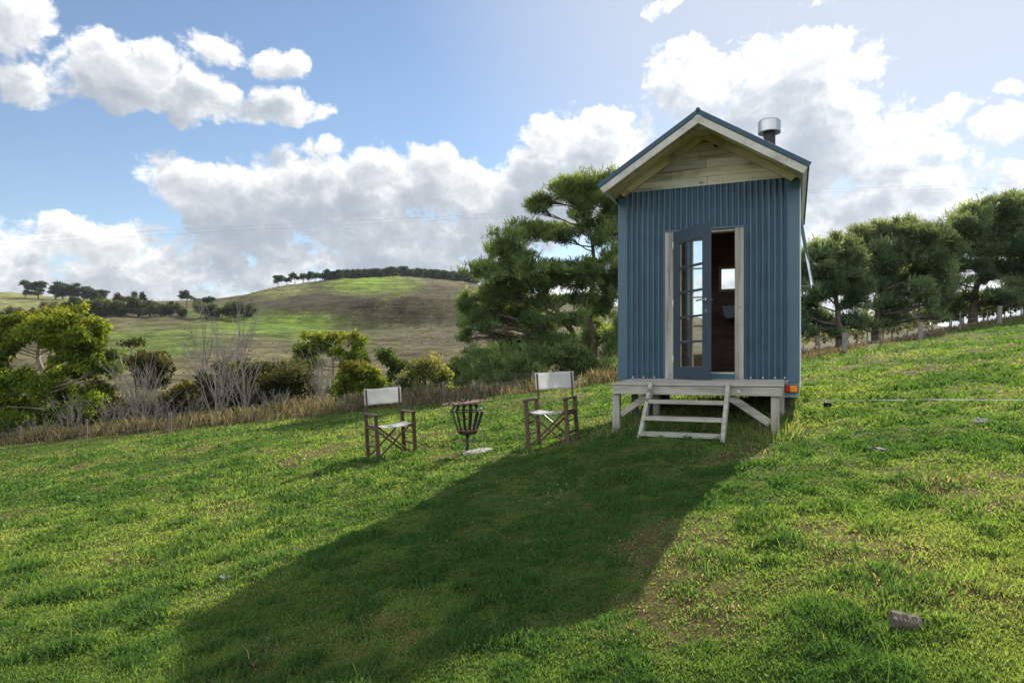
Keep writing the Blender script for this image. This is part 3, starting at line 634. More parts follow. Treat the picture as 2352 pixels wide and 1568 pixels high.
    b=MB(); b.bb(.728,.745,-.010,-.0035,1.50,1.535); b.build('keyhole',M['steel'],door,.003)
    for z in (.85,1.62,2.42):
        b=MB(); b.tube([(-.004,-.006,z),(-.004,-.006,z+.1)],.008,8); b.build('hinge',M['white'],door,smooth=True)
    # things fixed inside that show through the doorway
    b=MB(); b.prism([(0.0,1.83),(.52,1.83),(.52,1.68),(.08,1.60),(0.03,1.66)],lambda x,z,y:(x,y,z),2.45,2.86); b.build('wash_basin',M['galv'],h,.01)
    b=MB(); b.tube([(.30,2.55,1.60),(.30,2.55,1.48),(.26,2.55,1.44),(.22,2.55,1.48),(.22,2.55,.74)],.022,8); b.build('waste_pipe',M['galv'],h,smooth=True)
    # flue on the right roof slope
    f=MB(); fx,fy=.80,1.0; f.tube([(fx,fy,3.45),(fx,fy,4.28)],.083,24); f=f.build('flue',M['black'],h,smooth=False)
    c=MB(); c.lathe([(.06,4.19),(.155,4.195),(.158,4.205),(.158,4.355),(.15,4.37),(.03,4.385),(0,4.386)],(fx,fy,0),32); c.build('cowl',M['steel'],f,smooth=False)
    c=MB(); c.lathe([(.084,3.62),(.11,3.60),(.17,3.56)],(fx,fy,0),24); c.build('flue_flashing',M['roofblue'],f)
    # top hung sash on the right flank, propped open on its stay
    b=MB(); b.holed((.78,1.72),(0,1.06),[(.82,1.68,.04,1.02)],-.007,.007,lambda y,t,z:(1.215+.17*(1.06-z)/1.06+t,y,1.92+z)); a=b.build('awning_window',M['wood_z'],h,.002)
    b=MB(); b.bb(0,0,0,0,0,0) if False else b.holed((.83,1.67),(.05,1.01),[],-.003,.003,lambda y,t,z:(1.215+.17*(1.06-z)/1.06+t,y,1.92+z)); b.build('pane',M['glass'],a)
    b=MB(); b.tube([(1.19,.86,1.94),(1.38,.86,1.93)],.008,6); b.build('stay',M['steel'],a)
    # trailer
    b=MB(); b.bb(-1.19,1.19,.012,.10,.43,.60); t=b.build('trailer_frame',M['galv'],h,.004)
    for x in (-1.16,1.16,-.5,.5):
        b=MB(); b.bb(x-.03,x+.03,.12,L,.44,.58); b.build('chassis_rail',M['chassis'],h)
    b=MB(); b.bb(.86,1.19,-.03,.012,.40,.425); b.build('bumper_step',M['galv'],h,.003)
    b=MB(); b.bb(1.02,1.18,-.02,.0,.46,.56); tl=b.build('tail_light',M['black'],h,.004)
    b=MB(); b.bb(1.025,1.08,-.034,-.021,.468,.552); b.build('red_lens',M['red'],tl,.004)
    b=MB(); b.bb(1.082,1.172,-.034,-.021,.468,.552); b.build('amber_lens',M['orange'],tl,.004)
    for s in (-1,1):
        for yy in (1.25,1.95):
            b=MB(); b.lathe([(0,-.09),(.19,-.09),(.29,-.085),(.32,-.05),(.32,.05),(.29,.085),(.19,.09),(0,.09)],(s*.92,yy,.30+.04*s),28,Matrix.Rotation(R(90),3,'Y')); w=b.build('wheel',M['rubber'],h,smooth=True)
            b=MB(); b.lathe([(0,.10),(.12,.10),(.18,.092)],(s*.92,yy,.30+.04*s),20,Matrix.Rotation(R(90*s),3,'Y')); b.build('rim',M['galv'],w,smooth=True)
    for x,y in ((1.05,.2),(-1.0,.2),(1.05,2.8),(-1.0,2.8)):
        g=h1(HUT[0]+x*math.cos(HR)-y*math.sin(HR),HUT[1]+x*math.sin(HR)+y*math.cos(HR))+.81
        b=MB(); b.bb(x-.04,x+.04,y-.04,y+.04,g-.03,.44); b.build('jack_stand',M['chassis'],h)
    return h
build_cabin()

# ------------------------------------------------------------------ porch and steps
def build_porch():
    p=thing('timber_porch','weathered grey timber porch with three open steps at the cabin door','porch',HUT,(0,0,HR))
    zt=lambda y:.632+.043*(y+.02)/1.265            # falls away from the door
    x0,x1,yb,yf=-.98,1.02,-.03,-1.285
    n=13; w=(yb-yf)/n
    b=MB(); rr=random.Random(2)
    for k in range(n):
        ya=yf+k*w; yc=ya+w-.006
        e=rr.uniform(-.006,.006)
        b.box(((x0+x1)/2+e,(ya+yc)/2,zt((ya+yc)/2)-.011+rr.uniform(-.002,.002)),(x1-x0,yc-ya,.022))
    b.build('deck_boards',M['wood_x'],p,.003)
    b=MB(); b.bb(x0+.015,x1-.015,yf+.012,yf+.05,zt(yf)-.128,zt(yf)-.026); fa=b.build('front_beam',M['wood_x'],p,.004)
    b=MB(); b.bb(.515,.55,yf+.007,yf+.0118,zt(yf)-.09,zt(yf)-.062); tg=b.build('tag',M['white'],fa)
    b=MB(); b.bb(.525,.536,yf+.005,yf+.0068,zt(yf)-.082,zt(yf)-.07); b.build('tag_mark',M['black'],tg)
    for x in (x0+.015,x1-.055):
        b=MB(); b.box((x+.02,(yb+yf)/2+.02,.54),(.04,yb-yf-.10,.10),Matrix.Rotation(math.atan(.043/1.265),3,'X')); b.build('side_beam',M['wood_y'],p,.004)
    for x in (-.3,.35):
        b=MB(); b.bb(x,x+.045,yf+.055,yb-.02,.47,.56); b.build('joist',M['wood_y'],p)
    def gz(x,y): return h1(HUT[0]+x*math.cos(HR)-y*math.sin(HR),HUT[1]+x*math.sin(HR)+y*math.cos(HR))+.81
    for x,y,nm in ((-.93,yf+.10,0),(.93,yf+.10,0),(-.60,yb-.22,1),(.97,yb-.12,1)):
        z=gz(x,y); b=MB(); b.bb(x-.046,x+.046,y-.046,y+.046,z-.06,zt(y)-(.128 if not nm else .03)); b.build('post',M['wood_z'],p,.004)
    for xa,xb in ((-.88,-.50),(.88,.46)):
        b=MB(); s=1 if xa>0 else -1
        if s>0: b.bar((.88,yf+.10,.14),(.40,yf+.10,.46),.04,.09)
        else: b.bar((-.88,yf+.10,.20),(-.52,yf+.10,.46),.04,.075)
        b.build('brace',M['wood_x'],p,.004)
    ys,ye=yf-.022,-2.09
    for x in (-.475,.42):
        zg=gz(x,ye)
        pr=[(ys+.02,.615),(ys-.045,.605),(ye-.02,zg-.05),(ye+.11,zg-.05),(ys+.02,.47)]
        b=MB(); b.prism(pr,lambda a,c,t:(t,a,c),x-.022,x+.022); b.build('stringer',M['wood_z'],p,.004)
    zl=gz(0,ye)
    for k,(y,z) in enumerate(((-1.50,.405),(-1.72,.225),(-1.95,.065))):
        tl=.004*k
        b=MB(); b.bb(-.452,.397,y-.10,y+.10,z-.042+zl*.5,z+zl*.5); b.build('tread',M['wood_x'],p,.004)
build_porch()

# ------------------------------------------------------------------ director's chairs
def make_chair(label):
    c=thing('director_chair',label,'chair',group='folding chairs round the fire basket')
    W,D=.57,.46; ws=.026; A=.665
    for sx in (-1,1):
        x=sx*W/2
        for sy in (-1,1):
            y=sy*D/2; b=MB(); b.bb(x-ws,x+ws,y-.017,y+.017,-.03,A-.012); b.build('leg',M['chair'],c,.004)
        b=MB(); b.bb(x-.032,x+.032,-D/2-.05,D/2+.035,A-.012,A+.012); b.build('armrest',M['chair'],c,.005)
        for z,hh in ((.20,.028),(.46,.034),(.36,.016)):
            b=MB(); b.bb(x-.012,x+.012,-D/2+.017,D/2-.017,z-hh/2,z+hh/2); b.build('side_rail',M['chair'],c,.003)
        b=MB(); b.bb(x-sx*.028-.012,x-sx*.028+.012,D/2-.004,D/2+.018,A+.0,1.02); b.build('back_post',M['chair'],c,.004)
        b=MB(); b.bar((x-sx*.045,-D/2-.01,.485),(x-sx*.045,D/2+.01,.485),.03,.022); b.build('seat_rail',M['chair'],c,.003)
    for sy in (-1,1):
        y=sy*(D/2-.035)
        for s in (-1,1):
            y2=y+s*.013; b=MB(); b.bar((-s*(W/2-.03),y2,.05),(s*(W/2-.05),y2,.475),.022,.034,(0,1,0)); b.build('cross_brace',M['chair'],c,.003)
    # sagging canvas seat, gently bowed canvas back
    vs=[];fs=[];nx,ny=14,6
    for j in range(ny+1):
        for i in range(nx+1):
            a=i/nx*2-1; vs.append((a*(W/2-.03),(j/ny-.5)*(D-.02),.500-.035*(1-a*a)))
    for j in range(ny):
        for i in range(nx): q=j*(nx+1)+i; fs.append((q,q+1,q+nx+2,q+nx+1))
    b=MB(); b.add(vs,fs); o=b.build('seat',M['canvas'],c,smooth=True); s=o.modifiers.new('cloth','SOLIDIFY'); s.thickness=.006
    vs=[];fs=[];nx,nz=16,8; rr=random.Random(3)
    for j in range(nz+1):
        for i in range(nx+1):
            a=i/nx*2-1; t=j/nz; vs.append((a*(W/2+.004),D/2+.008+.030*(1-a*a)+.003*math.sin(7*a+5*t),.785+.245*t+.006*math.sin(5*a)*(t-.5)-.008*(1-a*a)*(t-.4)))
    for j in range(nz):
        for i in range(nx): q=j*(nx+1)+i; fs.append((q,q+1,q+nx+2,q+nx+1))
    b=MB(); b.add(vs,fs); o=b.build('backrest',M['canvas'],c,smooth=True); s=o.modifiers.new('cloth','SOLIDIFY'); s.thickness=.007; s.offset=0
    return c
def seat_chair(c,x,y,face,lean=.8,size=1.0):
    """stands the chair on the slope, its front turned to the bearing `face` (x,y)"""
    f=Vector((face[0],face[1],0)).normalized(); r=Vector((-f.y,f.x,0)); r=-r       # chair -y looks along f
    bx=-Vector((f.y,-f.x,0))
    dx=(h1(x+.25,y)-h1(x-.25,y))/.5; dy=(h1(x,y+.25)-h1(x,y-.25))/.5
    n=Vector((-dx*lean,-dy*lean,1)).normalized()
    yv=(-f-n*(-f).dot(n)).normalized(); xv=yv.cross(n)
    m=Matrix((xv,yv,n)).transposed().to_4x4(); m.translation=Vector((x,y,h1(x,y)-.02)); c.matrix_world=m
    c.location=m.to_translation(); c.rotation_euler=m.to_euler(); c.scale=(size,size,size)
ch=make_chair('folding timber chair with white canvas standing left of the fire basket in full sun')
seat_chair(ch,-1.78,10.12,(.50,-.87))
ch2=copy_tree(ch); ch2['label']='folding timber chair with white canvas standing between the fire basket and the porch'
seat_chair(ch2,.55,9.05,(-.36,-.93),.35,.95)
for o in ch2.children:
    if o.name.startswith('leg') and o.location.length>=0: pass

# ------------------------------------------------------------------ fire basket, its ring, the ash slab, the poker
def build_fire():
    bx,by=-.62,9.46; g=h1(bx,by)
    f=thing('fire_basket','black iron fire basket of upright bars on a single post between two chairs','fire basket',(bx,by,g))
    b=MB(); b.tube([(0,0,-.1),(0,0,.27)],.023,10); b.build('post',M['iron'],f,smooth=True)
    prof=[(.045,.245),(.10,.255),(.130,.285),(.142,.33),(.222,.555),(.230,.58),(.212,.61),(.185,.64),(.20,.67)]
    for k in range(14):
        t=2*math.pi*k/14+.1; w=.0135; b=MB(); vs=[];fs=[]
        rad=Vector((math.cos(t),math.sin(t),0)); tan=Vector((-math.sin(t),math.cos(t),0))
        for r,z in prof:
            for a,c in ((-1,0),(1,0),(1,.006),(-1,.006)): vs.append(rad*(r+c)+tan*a*w+Vector((0,0,z)))
        n=len(prof)
        for i in range(n-1):
            for q in range(4): fs.append((i*4+q,i*4+(q+1)%4,(i+1)*4+(q+1)%4,(i+1)*4+q))
        fs+=[(3,2,1,0),((n-1)*4,(n-1)*4+1,(n-1)*4+2,(n-1)*4+3)]
        b.add(vs,fs); b.build('bar',M['iron'],f)
    for r,z in ((.142,.315),(.232,.575),(.198,.655)):
        b=MB(); b.ring((0,0,z),r,.008); b.build('hoop',M['rust'] if z<.4 else M['iron'],f,smooth=True)
    b=MB(); b.lathe([(0,.262),(.09,.27),(.142,.30),(.146,.31),(.0,.285)],(0,0,0),24); b.build('ash_pan',M['rust'],f,smooth=True)
    tilt=Matrix.Rotation(R(-6),3,'Y')@Matrix.Rotation(R(1.5),3,'X')
    r=thing('fire_grate','round rusty grate with thin wire rim lying across the top of the fire basket','grate',(bx,by,g+.688))
    b=MB(); b.ring((0,0,.012),.345,.007,48,6,tilt); b.build('rim',M['steel'] if False else M['rust'],r,smooth=True)
    rr=random.Random(4); b=MB(); seg=40; vs=[(0,0,.012)]+[tuple(tilt@Vector((math.cos(2*math.pi*i/seg)*(.205+.02*rr.uniform(-1,1)),math.sin(2*math.pi*i/seg)*(.205+.02*rr.uniform(-1,1)),.010+.008*rr.random()))) for i in range(seg)]
    vs+=[(v[0],v[1],v[2]-.012) for v in vs]
    b.add(vs,[(0,1+i,1+(i+1)%seg) for i in range(seg)]+[(seg+1,seg+2+(i+1)%seg,seg+2+i) for i in range(seg)]+[(1+i,seg+2+i,seg+2+(i+1)%seg,1+(i+1)%seg) for i in range(seg)]); b.build('plate',M['rust'],r)
    b=MB()
    for k in range(-4,5):
        x=k*.07; hh=math.sqrt(.342**2-x*x); b.tube([tilt@Vector((x,-hh,.016)),tilt@Vector((x,hh,.016))],.0035,5)
    b.build('wires',M['rust'],r)
    b=MB(); rr=random.Random(8)
    for k in range(6): b.tube([(rr.uniform(-.12,.12),rr.uniform(-.12,.12),.03),(rr.uniform(-.17,.17),rr.uniform(-.17,.17),.03+rr.uniform(0,.02))],.012,6)
    o=b.build('charred_sticks',M['iron'],None); o.location=(bx,by,g+.69); tag(o,'small charred sticks left on the rusty fire grate','sticks')
    # slab of pale stone in the grass, and a bent wire poker
    sx,sy=bx+.16,by-.02; g2=h1(sx,sy); seg=18; rr=random.Random(9); b=MB(); top=[];bot=[]
    for i in range(seg):
        t=2*math.pi*i/seg; q=1+.18*rr.uniform(-1,1); x=math.cos(t)*.21*q; y=math.sin(t)*.16*q; z=.015+.015*rr.uniform(-1,1)+.12*x; top.append((x,y,z)); bot.append((x*1.1,y*1.1,-.05))
    b.add([(0,0,.05)]+top+bot,[(0,1+i,1+(i+1)%seg) for i in range(seg)]+[(1+i,1+seg+i,1+seg+(i+1)%seg,1+(i+1)%seg) for i in range(seg)])
    o=b.build('stone_slab',M['stone'],None,.006); o.location=(sx,sy,g2); tag(o,'flat pale stone slab in the grass at the foot of the fire basket','stone')
    b=MB(); b.tube([(.17,-.02,.33),(.21,-.04,.28),(.215,-.045,.0),(.235,-.05,-.02)],.004,6); o=b.build('wire_poker',M['stone'],None); o.location=(bx,by,g+.02); tag(o,'thin bent wire poker hanging from the fire basket to the stone slab','poker')
build_fire()

# ------------------------------------------------------------------ odds and ends in the grass
def lump(name,px,py,size,mat,label,cat,seed,rough=.25,rot=0,sink=.25):
    p=at(px,py); rr=random.Random(seed); b=MB(); n,m=14,8; vs=[]
    for j in range(m+1):
        for i in range(n):
            a=2*math.pi*i/n; e=math.pi*j/m; q=1+rough*rr.uniform(-1,1)
            v=Vector((math.sin(e)*math.cos(a),math.sin(e)*math.sin(a),math.cos(e)))
            v=Vector([math.copysign(abs(t)**.7,t) for t in v]); vs.append(Vector((v.x*size[0]*q,v.y*size[1]*q,v.z*size[2]*(q if 0<j<m else 1))))
    b.add(vs,[(j*n+i,j*n+(i+1)%n,(j+1)*n+(i+1)%n,(j+1)*n+i) for j in range(m) for i in range(n)])
    o=b.build(name,mat,None); o.location=(p.x,p.y,p.z+size[2]*(1-2*sink)); o.rotation_euler=(0,R(8),R(rot)); return tag(o,label,cat)
def build_log():
    p=at(2650,1846); b=MB(); rr=random.Random(6); n=22; prof=[]
    for i in range(n):                     # split billet: rounded bark face, jagged ends
        t=i/(n-1); prof.append(t)
    vs=[];k=12
    bump_=[1+.16*rr.uniform(-1,1) for q in range(k)]
    for i,t in enumerate(prof):
        for q in range(k):
            a=2*math.pi*q/k; r=.034*bump_[q]*(1+.10*rr.uniform(-1,1)); x=(t-.5)*.105+(.012*rr.uniform(-1,1) if i in(0,n-1) else 0)
            vs.append((x,math.cos(a)*r*1.15,max(math.sin(a)*r,-.03)))
    fs=[(i*k+q,i*k+(q+1)%k,(i+1)*k+(q+1)%k,(i+1)*k+q) for i in range(n-1) for q in range(k)]+[tuple(range(k-1,-1,-1)),tuple((n-1)*k+q for q in range(k))]
    b.add(vs,fs); o=b.build('log_piece',M['bark_chip'],None); o.location=p+Vector((0,0,.035)); o.rotation_euler=(R(10),R(8),R(-16))
    tag(o,'short grey split log with cracked bark lying in the sunny grass','log')
build_log()
lump('bark_strip',2580,1322,(.11,.05,.022),M['bark_chip'],'curved brown strip of bark in the grass right of the porch','bark',1,.3,10)
lump('bark_strip',2325,1592,(.055,.02,.012),M['clod'],'thin dark strip of bark in the sunny grass nearest the edge of the cabin shadow','bark',2,.3,-5)
lump('flat_stone',664,1694,(.045,.035,.014),M['stone'],'small flat tan stone in the shaded grass by the tip of the shadow','stone',3,.2,20)
lump('paper_scrap',225,1456,(.035,.02,.008),M['white'],'small white scrap in the sunny grass far left','scrap',4,.3,40)
lump('earth_clod',2424,1192,(.045,.045,.04),M['iron'],'round black clod in the grass beside the trailer','clod',5,.2,0,.1)
lump('pale_stone',2876,1238,(.06,.04,.03),M['stone'],'small pale stone in front of a dark grass tuft','stone',6,.3,0)
def build_hose():
    pts=[]
    for k in range(15):
        px=2390+58*k; py=1176+(3 if 3<k<9 else 1)*math.sin(k*.9); p=at(px,1177+1.2*math.sin(k*.8)); pts.append(p+Vector((0,0,.025)))
    b=MB(); b.tube(pts,.006,8); tag(b.build('garden_hose',M['canvas'],None,smooth=True),'thin pale hose stretched across the sunny grass right of the cabin','hose')
build_hose()

# ------------------------------------------------------------------ wire fences
def build_fence(posts,label,mats):
    base=at(*posts[len(posts)//2][:2],10,45); f=thing('wire_fence',label,'fence',tuple(base)); tops=[]
    for (px,py,hpx,wd,mi,Yf) in posts:
        u=(px-1500)/2000; Y=float(fence_Y(np.array([u]))[0])+Yf; x=u*Y; z=h1(x,Y); h=(1071-(py-hpx))/2000*Y-z; h=max(.55,min(1.5,h))
        b=MB(); rr=random.Random(px)
        b.tube([(x-base.x,Y-base.y,z-base.z-.2),(x-base.x+rr.uniform(-.02,.02),Y-base.y,z-base.z+h)],wd/2,7); o=b.build('post',M[mats[mi]],f); tops.append((Vector((x,Y,z))-base,h))
    for fr in (.92,.62,.34):
        b=MB(); pts=[]
        for i,(p,h) in enumerate(tops):
            pts.append(p+Vector((0,-.03,h*fr)))
            if i<len(tops)-1:
                q,h2=tops[i+1]; pts.append((p+q)/2+Vector((0,-.03,(h+h2)/2*fr-.03)))
        b.tube(pts,.0035,4); b.build('wire',M['wire'],f)
build_fence([(-420,1370,80,.08,0,.4),(-150,1340,80,.08,0,.4),(60,1312,64,.06,0,.4),(254,1296,70,.07,0,-.5),(498,1274,66,.10,0,-.5),(740,1248,60,.07,0,.5),(1010,1212,58,.07,0,.6),(1300,1172,56,.07,0,.6),(1560,1145,52,.07,0,.8)],
    'post and wire fence in long dry grass along the lower left edge of the lawn',['post','post_pale'])
build_fence([(2400,1035,40,.05,0,.3),(2474,1026,34,.14,1,.2),(2580,1015,44,.05,0,.3),(2697,1000,56,.15,1,.2),(2813,970,56,.05,0,.3),(2892,950,42,.05,0,.4),(2928,946,50,.16,1,.1),(3120,880,50,.12,1,.3)],
    'post and wire fence with grey wooden posts on the slope right of the cabin',['post','post_pale'])
def build_cables():
    a=[(-900,740,120),(0,703,150),(520,672,155),(1550,622,160),(2390,555,165),(3000,537,170),(4000,470,170)]
    for dz,lab in ((0,'upper thin overhead power cable crossing the cloudy sky'),(-1,'lower thin overhead power cable crossing the cloudy sky')):
        b=MB(); b.tube([pt(x,y+(9 if dz else 0)+(4 if dz and x<1000 else 0),Y) for x,y,Y in a],.013,5); tag(b.build('power_cable',M['wire'],None),lab,'cable')
build_cables()
# ------------------------------------------------------------------ trees and bushes
def leaf_cloud(clumps, dens, size, kind, pal, seed, tip=None, sub=.42):
    """clumps: (centre, (rx,ry,rz)); returns arrays of small leaf faces gathered in uneven sub clumps"""
    g=np.random.default_rng(seed); Cs=[];Ds=[];Ts=[];subs=[]
    for ci,(c,r) in enumerate(clumps):
        c=np.array(c); r=np.array(r); ns=max(3,int((8 if kind=='needle' else 5)+(14 if kind=='needle' else 9)*r[0]*r[2])); 
        d=g.normal(size=(ns,3)); d/=np.linalg.norm(d,axis=1)[:,None]; q=g.random(ns)**.5*(1.25 if kind=='needle' else 1.05)
        sc_=c+d*q[:,None]*r*.85; ct=g.uniform(.75,1.25)
        for s in sc_:
            sr=r*sub*g.uniform(.65,1.25); n=max(6,int(dens*(sr[0]*sr[2])**1.0*12*g.uniform(.6,1.3)))
            dd=g.normal(size=(n,3)); dd/=np.linalg.norm(dd,axis=1)[:,None]; p=s+(g.normal(size=(n,3))*.55*sr if kind=='needle' else dd*(g.random(n)**.4)[:,None]*sr)
            Cs.append(p); Ds.append(dd); t=ct*g.uniform(.7,1.3); up=(p[:,2]-c[2])/r[2]
            Ts.append(np.stack([np.full(n,t),up],-1)); subs.append((ci,s))
    zz=np.array([c[2] for c,r in clumps]); z0,z1=zz.min(),zz.max()
    p=np.concatenate(Cs); d=np.concatenate(Ds); T=np.concatenate(Ts); n=len(p)
    rnd=g.normal(size=(n,3))
    if kind=='needle': ax=d*.7+np.array([0,0,.9])+rnd*.45
    elif kind=='gum': ax=d*.5+np.array([0,0,-.8])+rnd*.6
    else: ax=d*.8+np.array([0,0,.3])+rnd*.7
    ax/=np.linalg.norm(ax,axis=1)[:,None]; L=size*g.uniform(.6,1.35,n)[:,None]
    sd=np.cross(ax,g.normal(size=(n,3))); sd/=np.linalg.norm(sd,axis=1)[:,None]
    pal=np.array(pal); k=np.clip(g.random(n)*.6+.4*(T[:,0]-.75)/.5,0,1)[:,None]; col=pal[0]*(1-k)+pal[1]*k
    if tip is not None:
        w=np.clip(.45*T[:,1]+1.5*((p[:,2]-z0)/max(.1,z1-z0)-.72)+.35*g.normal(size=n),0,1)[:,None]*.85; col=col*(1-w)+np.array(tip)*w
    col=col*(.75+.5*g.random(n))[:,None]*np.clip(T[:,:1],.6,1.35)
    if kind=='needle':
        w=L*.075; sd2=np.cross(ax,sd); out=[];cc=[]
        for s,lean in ((sd,sd2*.45),(sd2,-sd*.45),(sd,-sd2*.6)):
            tip_=p+(ax+lean)*L; out.append(np.stack([p-s*w*.5,p+s*w*.5,tip_+s*w,tip_-s*w],1)); cc.append(col)
        V=np.concatenate(out).reshape(-1,3); col=np.concatenate(cc)
    else:
        w=L*(.22 if kind=='gum' else .34); V=np.stack([p,p+ax*L*.45+sd*w,p+ax*L,p+ax*L*.45-sd*w],1).reshape(-1,3)
    F=np.arange(len(V)).reshape(-1,4); return V,F,np.repeat(np.clip(col,.004,.7),4,0),subs
def limbs(mb, trunk, rad, clumps, subs, seed, twig=.012, sides=6, maxsub=9, limb=.30):
    rr=random.Random(seed); T=[Vector(t) for t in trunk]
    pts=[]
    for i in range(len(T)-1):
        for k in range(6): t=k/6; pts.append(T[i].lerp(T[i+1],t))
    pts.append(T[-1]); n=len(pts); rd=[rad*(1-.82*(i/(n-1))**.9) for i in range(n)]
    for i in range(5,n): pts[i]=pts[i]+Vector((rr.uniform(-1,1),rr.uniform(-1,1),0))*rad*.10
    rd[0]*=1.45; rd[1]*=1.15
    mb.tube(pts,rd,9)
    ends={}
    for ci,(c,r) in enumerate(clumps):
        c=Vector(c); best=None
        for i,p in enumerate(pts):
            h=(c-p); hor=math.hypot(h.x,h.y); cost=h.length+max(0,(.30*hor-h.z))*1.6+(0 if i>n*.18 else 3)
            if best is None or cost<best[0]: best=(cost,i)
        s=pts[best[1]]; d=c-s; r0=min(rd[best[1]]*.62,max(.02,limb*rad*min(1,.35+d.length/5)))
        q=[]; m=6
        for k in range(m+1):
            t=k/m; b=math.sin(math.pi*t)*d.length*.10; q.append(s+d*t+Vector((rr.uniform(-1,1)*.035*d.length*(0<k<m),rr.uniform(-1,1)*.035*d.length*(0<k<m),-b*.6 if d.z>.3*d.length else b*.5)))
        mb.tube(q,[r0*(1-.78*k/m)+twig*.6 for k in range(m+1)],sides); ends[ci]=(q,r0)
    cnt={}
    for ci,s in subs:
        cnt[ci]=cnt.get(ci,0)+1
        if cnt[ci]>maxsub: continue
        q,r0=ends[ci]; a=q[rr.choice((3,4,4,5))]; b=Vector(s); md=(a+b)/2+Vector((rr.uniform(-1,1),rr.uniform(-1,1),rr.uniform(-.5,1)))*(b-a).length*.10
        mb.tube([a,md,b],[min(r0*.4,twig*2.2),twig*1.4,twig*.5],4,False)
def conv(ox,oy,k): return lambda zx,zy:(ox+k*zx,oy+k*zy)
Z4=conv(0,750,.3827); Z5=conv(700,750,.3189); Z6=conv(1300,480,.42735); Z7=conv(2300,550,.44643)
def make_tree(name,label,cat,Zc,k,trunk,rad,cl,Y,kind,pal,mat,bark,seed,dens=95,size=.2,tip=None,group=None,thick=.55,maxsub=6,twig=.012,limb=.30,sub=.42,fat=(1.1,1.3)):
    cl=[(c[0],c[1],c[2]*fat[0],c[3]*fat[1]) for c in cl]
    """trunk and clumps measured in a picture detail; every clump gets its own depth about the trunk"""
    rr=random.Random(seed); b0=Zc(*trunk[0]); u=(b0[0]-1500)/2000; bz=h1(u*Y,Y); B=Vector((u*Y,Y,bz))
    tp=[Vector((0,0,-.15))]+[pt(*Zc(*t),Y)-B+Vector((0,rr.uniform(-.1,.1)*Y*.01,0)) for t in trunk[1:]]
    w=[c[0] for c in cl]; spread=(max(w)-min(w))*k/2000*Y*.5*thick; mid=(max(w)+min(w))/2
    C=[]
    for c in cl:
        t=min(1,abs(c[0]-mid)/max(1,(max(w)-min(w))/2)); dy=rr.uniform(-1,1)*spread*math.sqrt(max(.05,1-t*t)); Yc=Y+dy
        p=pt(*Zc(c[0],c[1]),Yc)-B; rx=c[2]*k/2000*Yc; rz=c[3]*k/2000*Yc; C.append((tuple(p),(rx,max(rx*.8,rz),rz)))
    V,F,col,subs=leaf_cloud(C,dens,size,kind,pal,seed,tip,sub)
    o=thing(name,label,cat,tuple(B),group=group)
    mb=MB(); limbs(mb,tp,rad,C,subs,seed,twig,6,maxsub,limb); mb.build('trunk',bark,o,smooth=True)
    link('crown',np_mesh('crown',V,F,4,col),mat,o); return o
PINE=[(.078,.145,.066),(.215,.285,.12)]
PINE2=[(.078,.142,.086),(.21,.275,.16)]
GUM=[(.070,.125,.025),(.185,.25,.042)]
# the pine pair left of the cabin; tip paints lit highlights on upper needles
c1=[(650,820,90,45),(560,800,90,40),(720,980,90,45),(820,960,80,45),(900,1080,80,55),(850,1230,80,55),(620,1080,80,40),(760,1330,90,45),(500,930,80,36),(930,1330,80,45),(180,980,60,36),(420,1270,110,40),(260,1330,110,40),(640,1180,90,40),(560,460,140,55),(440,540,105,65),(365,600,60,65),(490,610,110,60),(400,765,190,62),(255,735,100,38),(620,690,70,40),(780,720,170,42),(910,730,130,50),(830,790,170,55),(270,900,130,55),(150,910,48,38),(420,890,130,55),(250,1030,120,70),(140,1090,55,45),(150,1190,65,28),(380,1020,120,55),(480,1090,120,45),(560,990,95,45),(690,1130,80,50),(740,1230,100,70),(620,440,60,45),(330,1110,60,30),(240,1150,70,30),(560,850,70,35),(640,960,70,35),(700,880,60,30),(800,1060,70,40),(600,1250,90,40),(420,1190,80,40)]
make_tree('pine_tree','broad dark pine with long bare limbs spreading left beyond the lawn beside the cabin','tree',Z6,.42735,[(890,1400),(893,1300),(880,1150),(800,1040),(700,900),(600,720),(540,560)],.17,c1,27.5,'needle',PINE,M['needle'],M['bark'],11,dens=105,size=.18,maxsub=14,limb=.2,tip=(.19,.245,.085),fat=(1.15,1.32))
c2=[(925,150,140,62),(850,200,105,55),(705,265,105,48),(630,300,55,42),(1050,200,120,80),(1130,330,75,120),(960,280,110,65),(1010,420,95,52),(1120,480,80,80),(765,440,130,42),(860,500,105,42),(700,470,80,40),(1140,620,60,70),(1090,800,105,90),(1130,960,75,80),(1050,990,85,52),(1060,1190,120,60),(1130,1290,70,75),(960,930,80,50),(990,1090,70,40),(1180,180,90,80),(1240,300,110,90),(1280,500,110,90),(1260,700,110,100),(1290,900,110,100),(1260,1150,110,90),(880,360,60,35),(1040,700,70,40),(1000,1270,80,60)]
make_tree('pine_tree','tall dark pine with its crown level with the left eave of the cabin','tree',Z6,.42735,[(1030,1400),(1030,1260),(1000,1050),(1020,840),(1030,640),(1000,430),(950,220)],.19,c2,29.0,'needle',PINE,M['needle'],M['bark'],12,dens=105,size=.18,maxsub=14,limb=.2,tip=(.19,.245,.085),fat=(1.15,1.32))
c3=[(180,1420,140,62),(350,1400,160,80),(520,1345,150,72),(650,1310,110,55),(450,1480,190,55),(800,1335,110,55),(280,1330,100,50),(950,1420,140,60),(1100,1420,140,60)]
make_tree('pine_bush','low dark green spreading bush under the left limbs of the pine','bush',Z6,.42735,[(520,1540),(500,1450),(470,1370)],.09,c3,25.5,'needle',PINE,M['needle'],M['bark'],13,dens=120,size=.16)
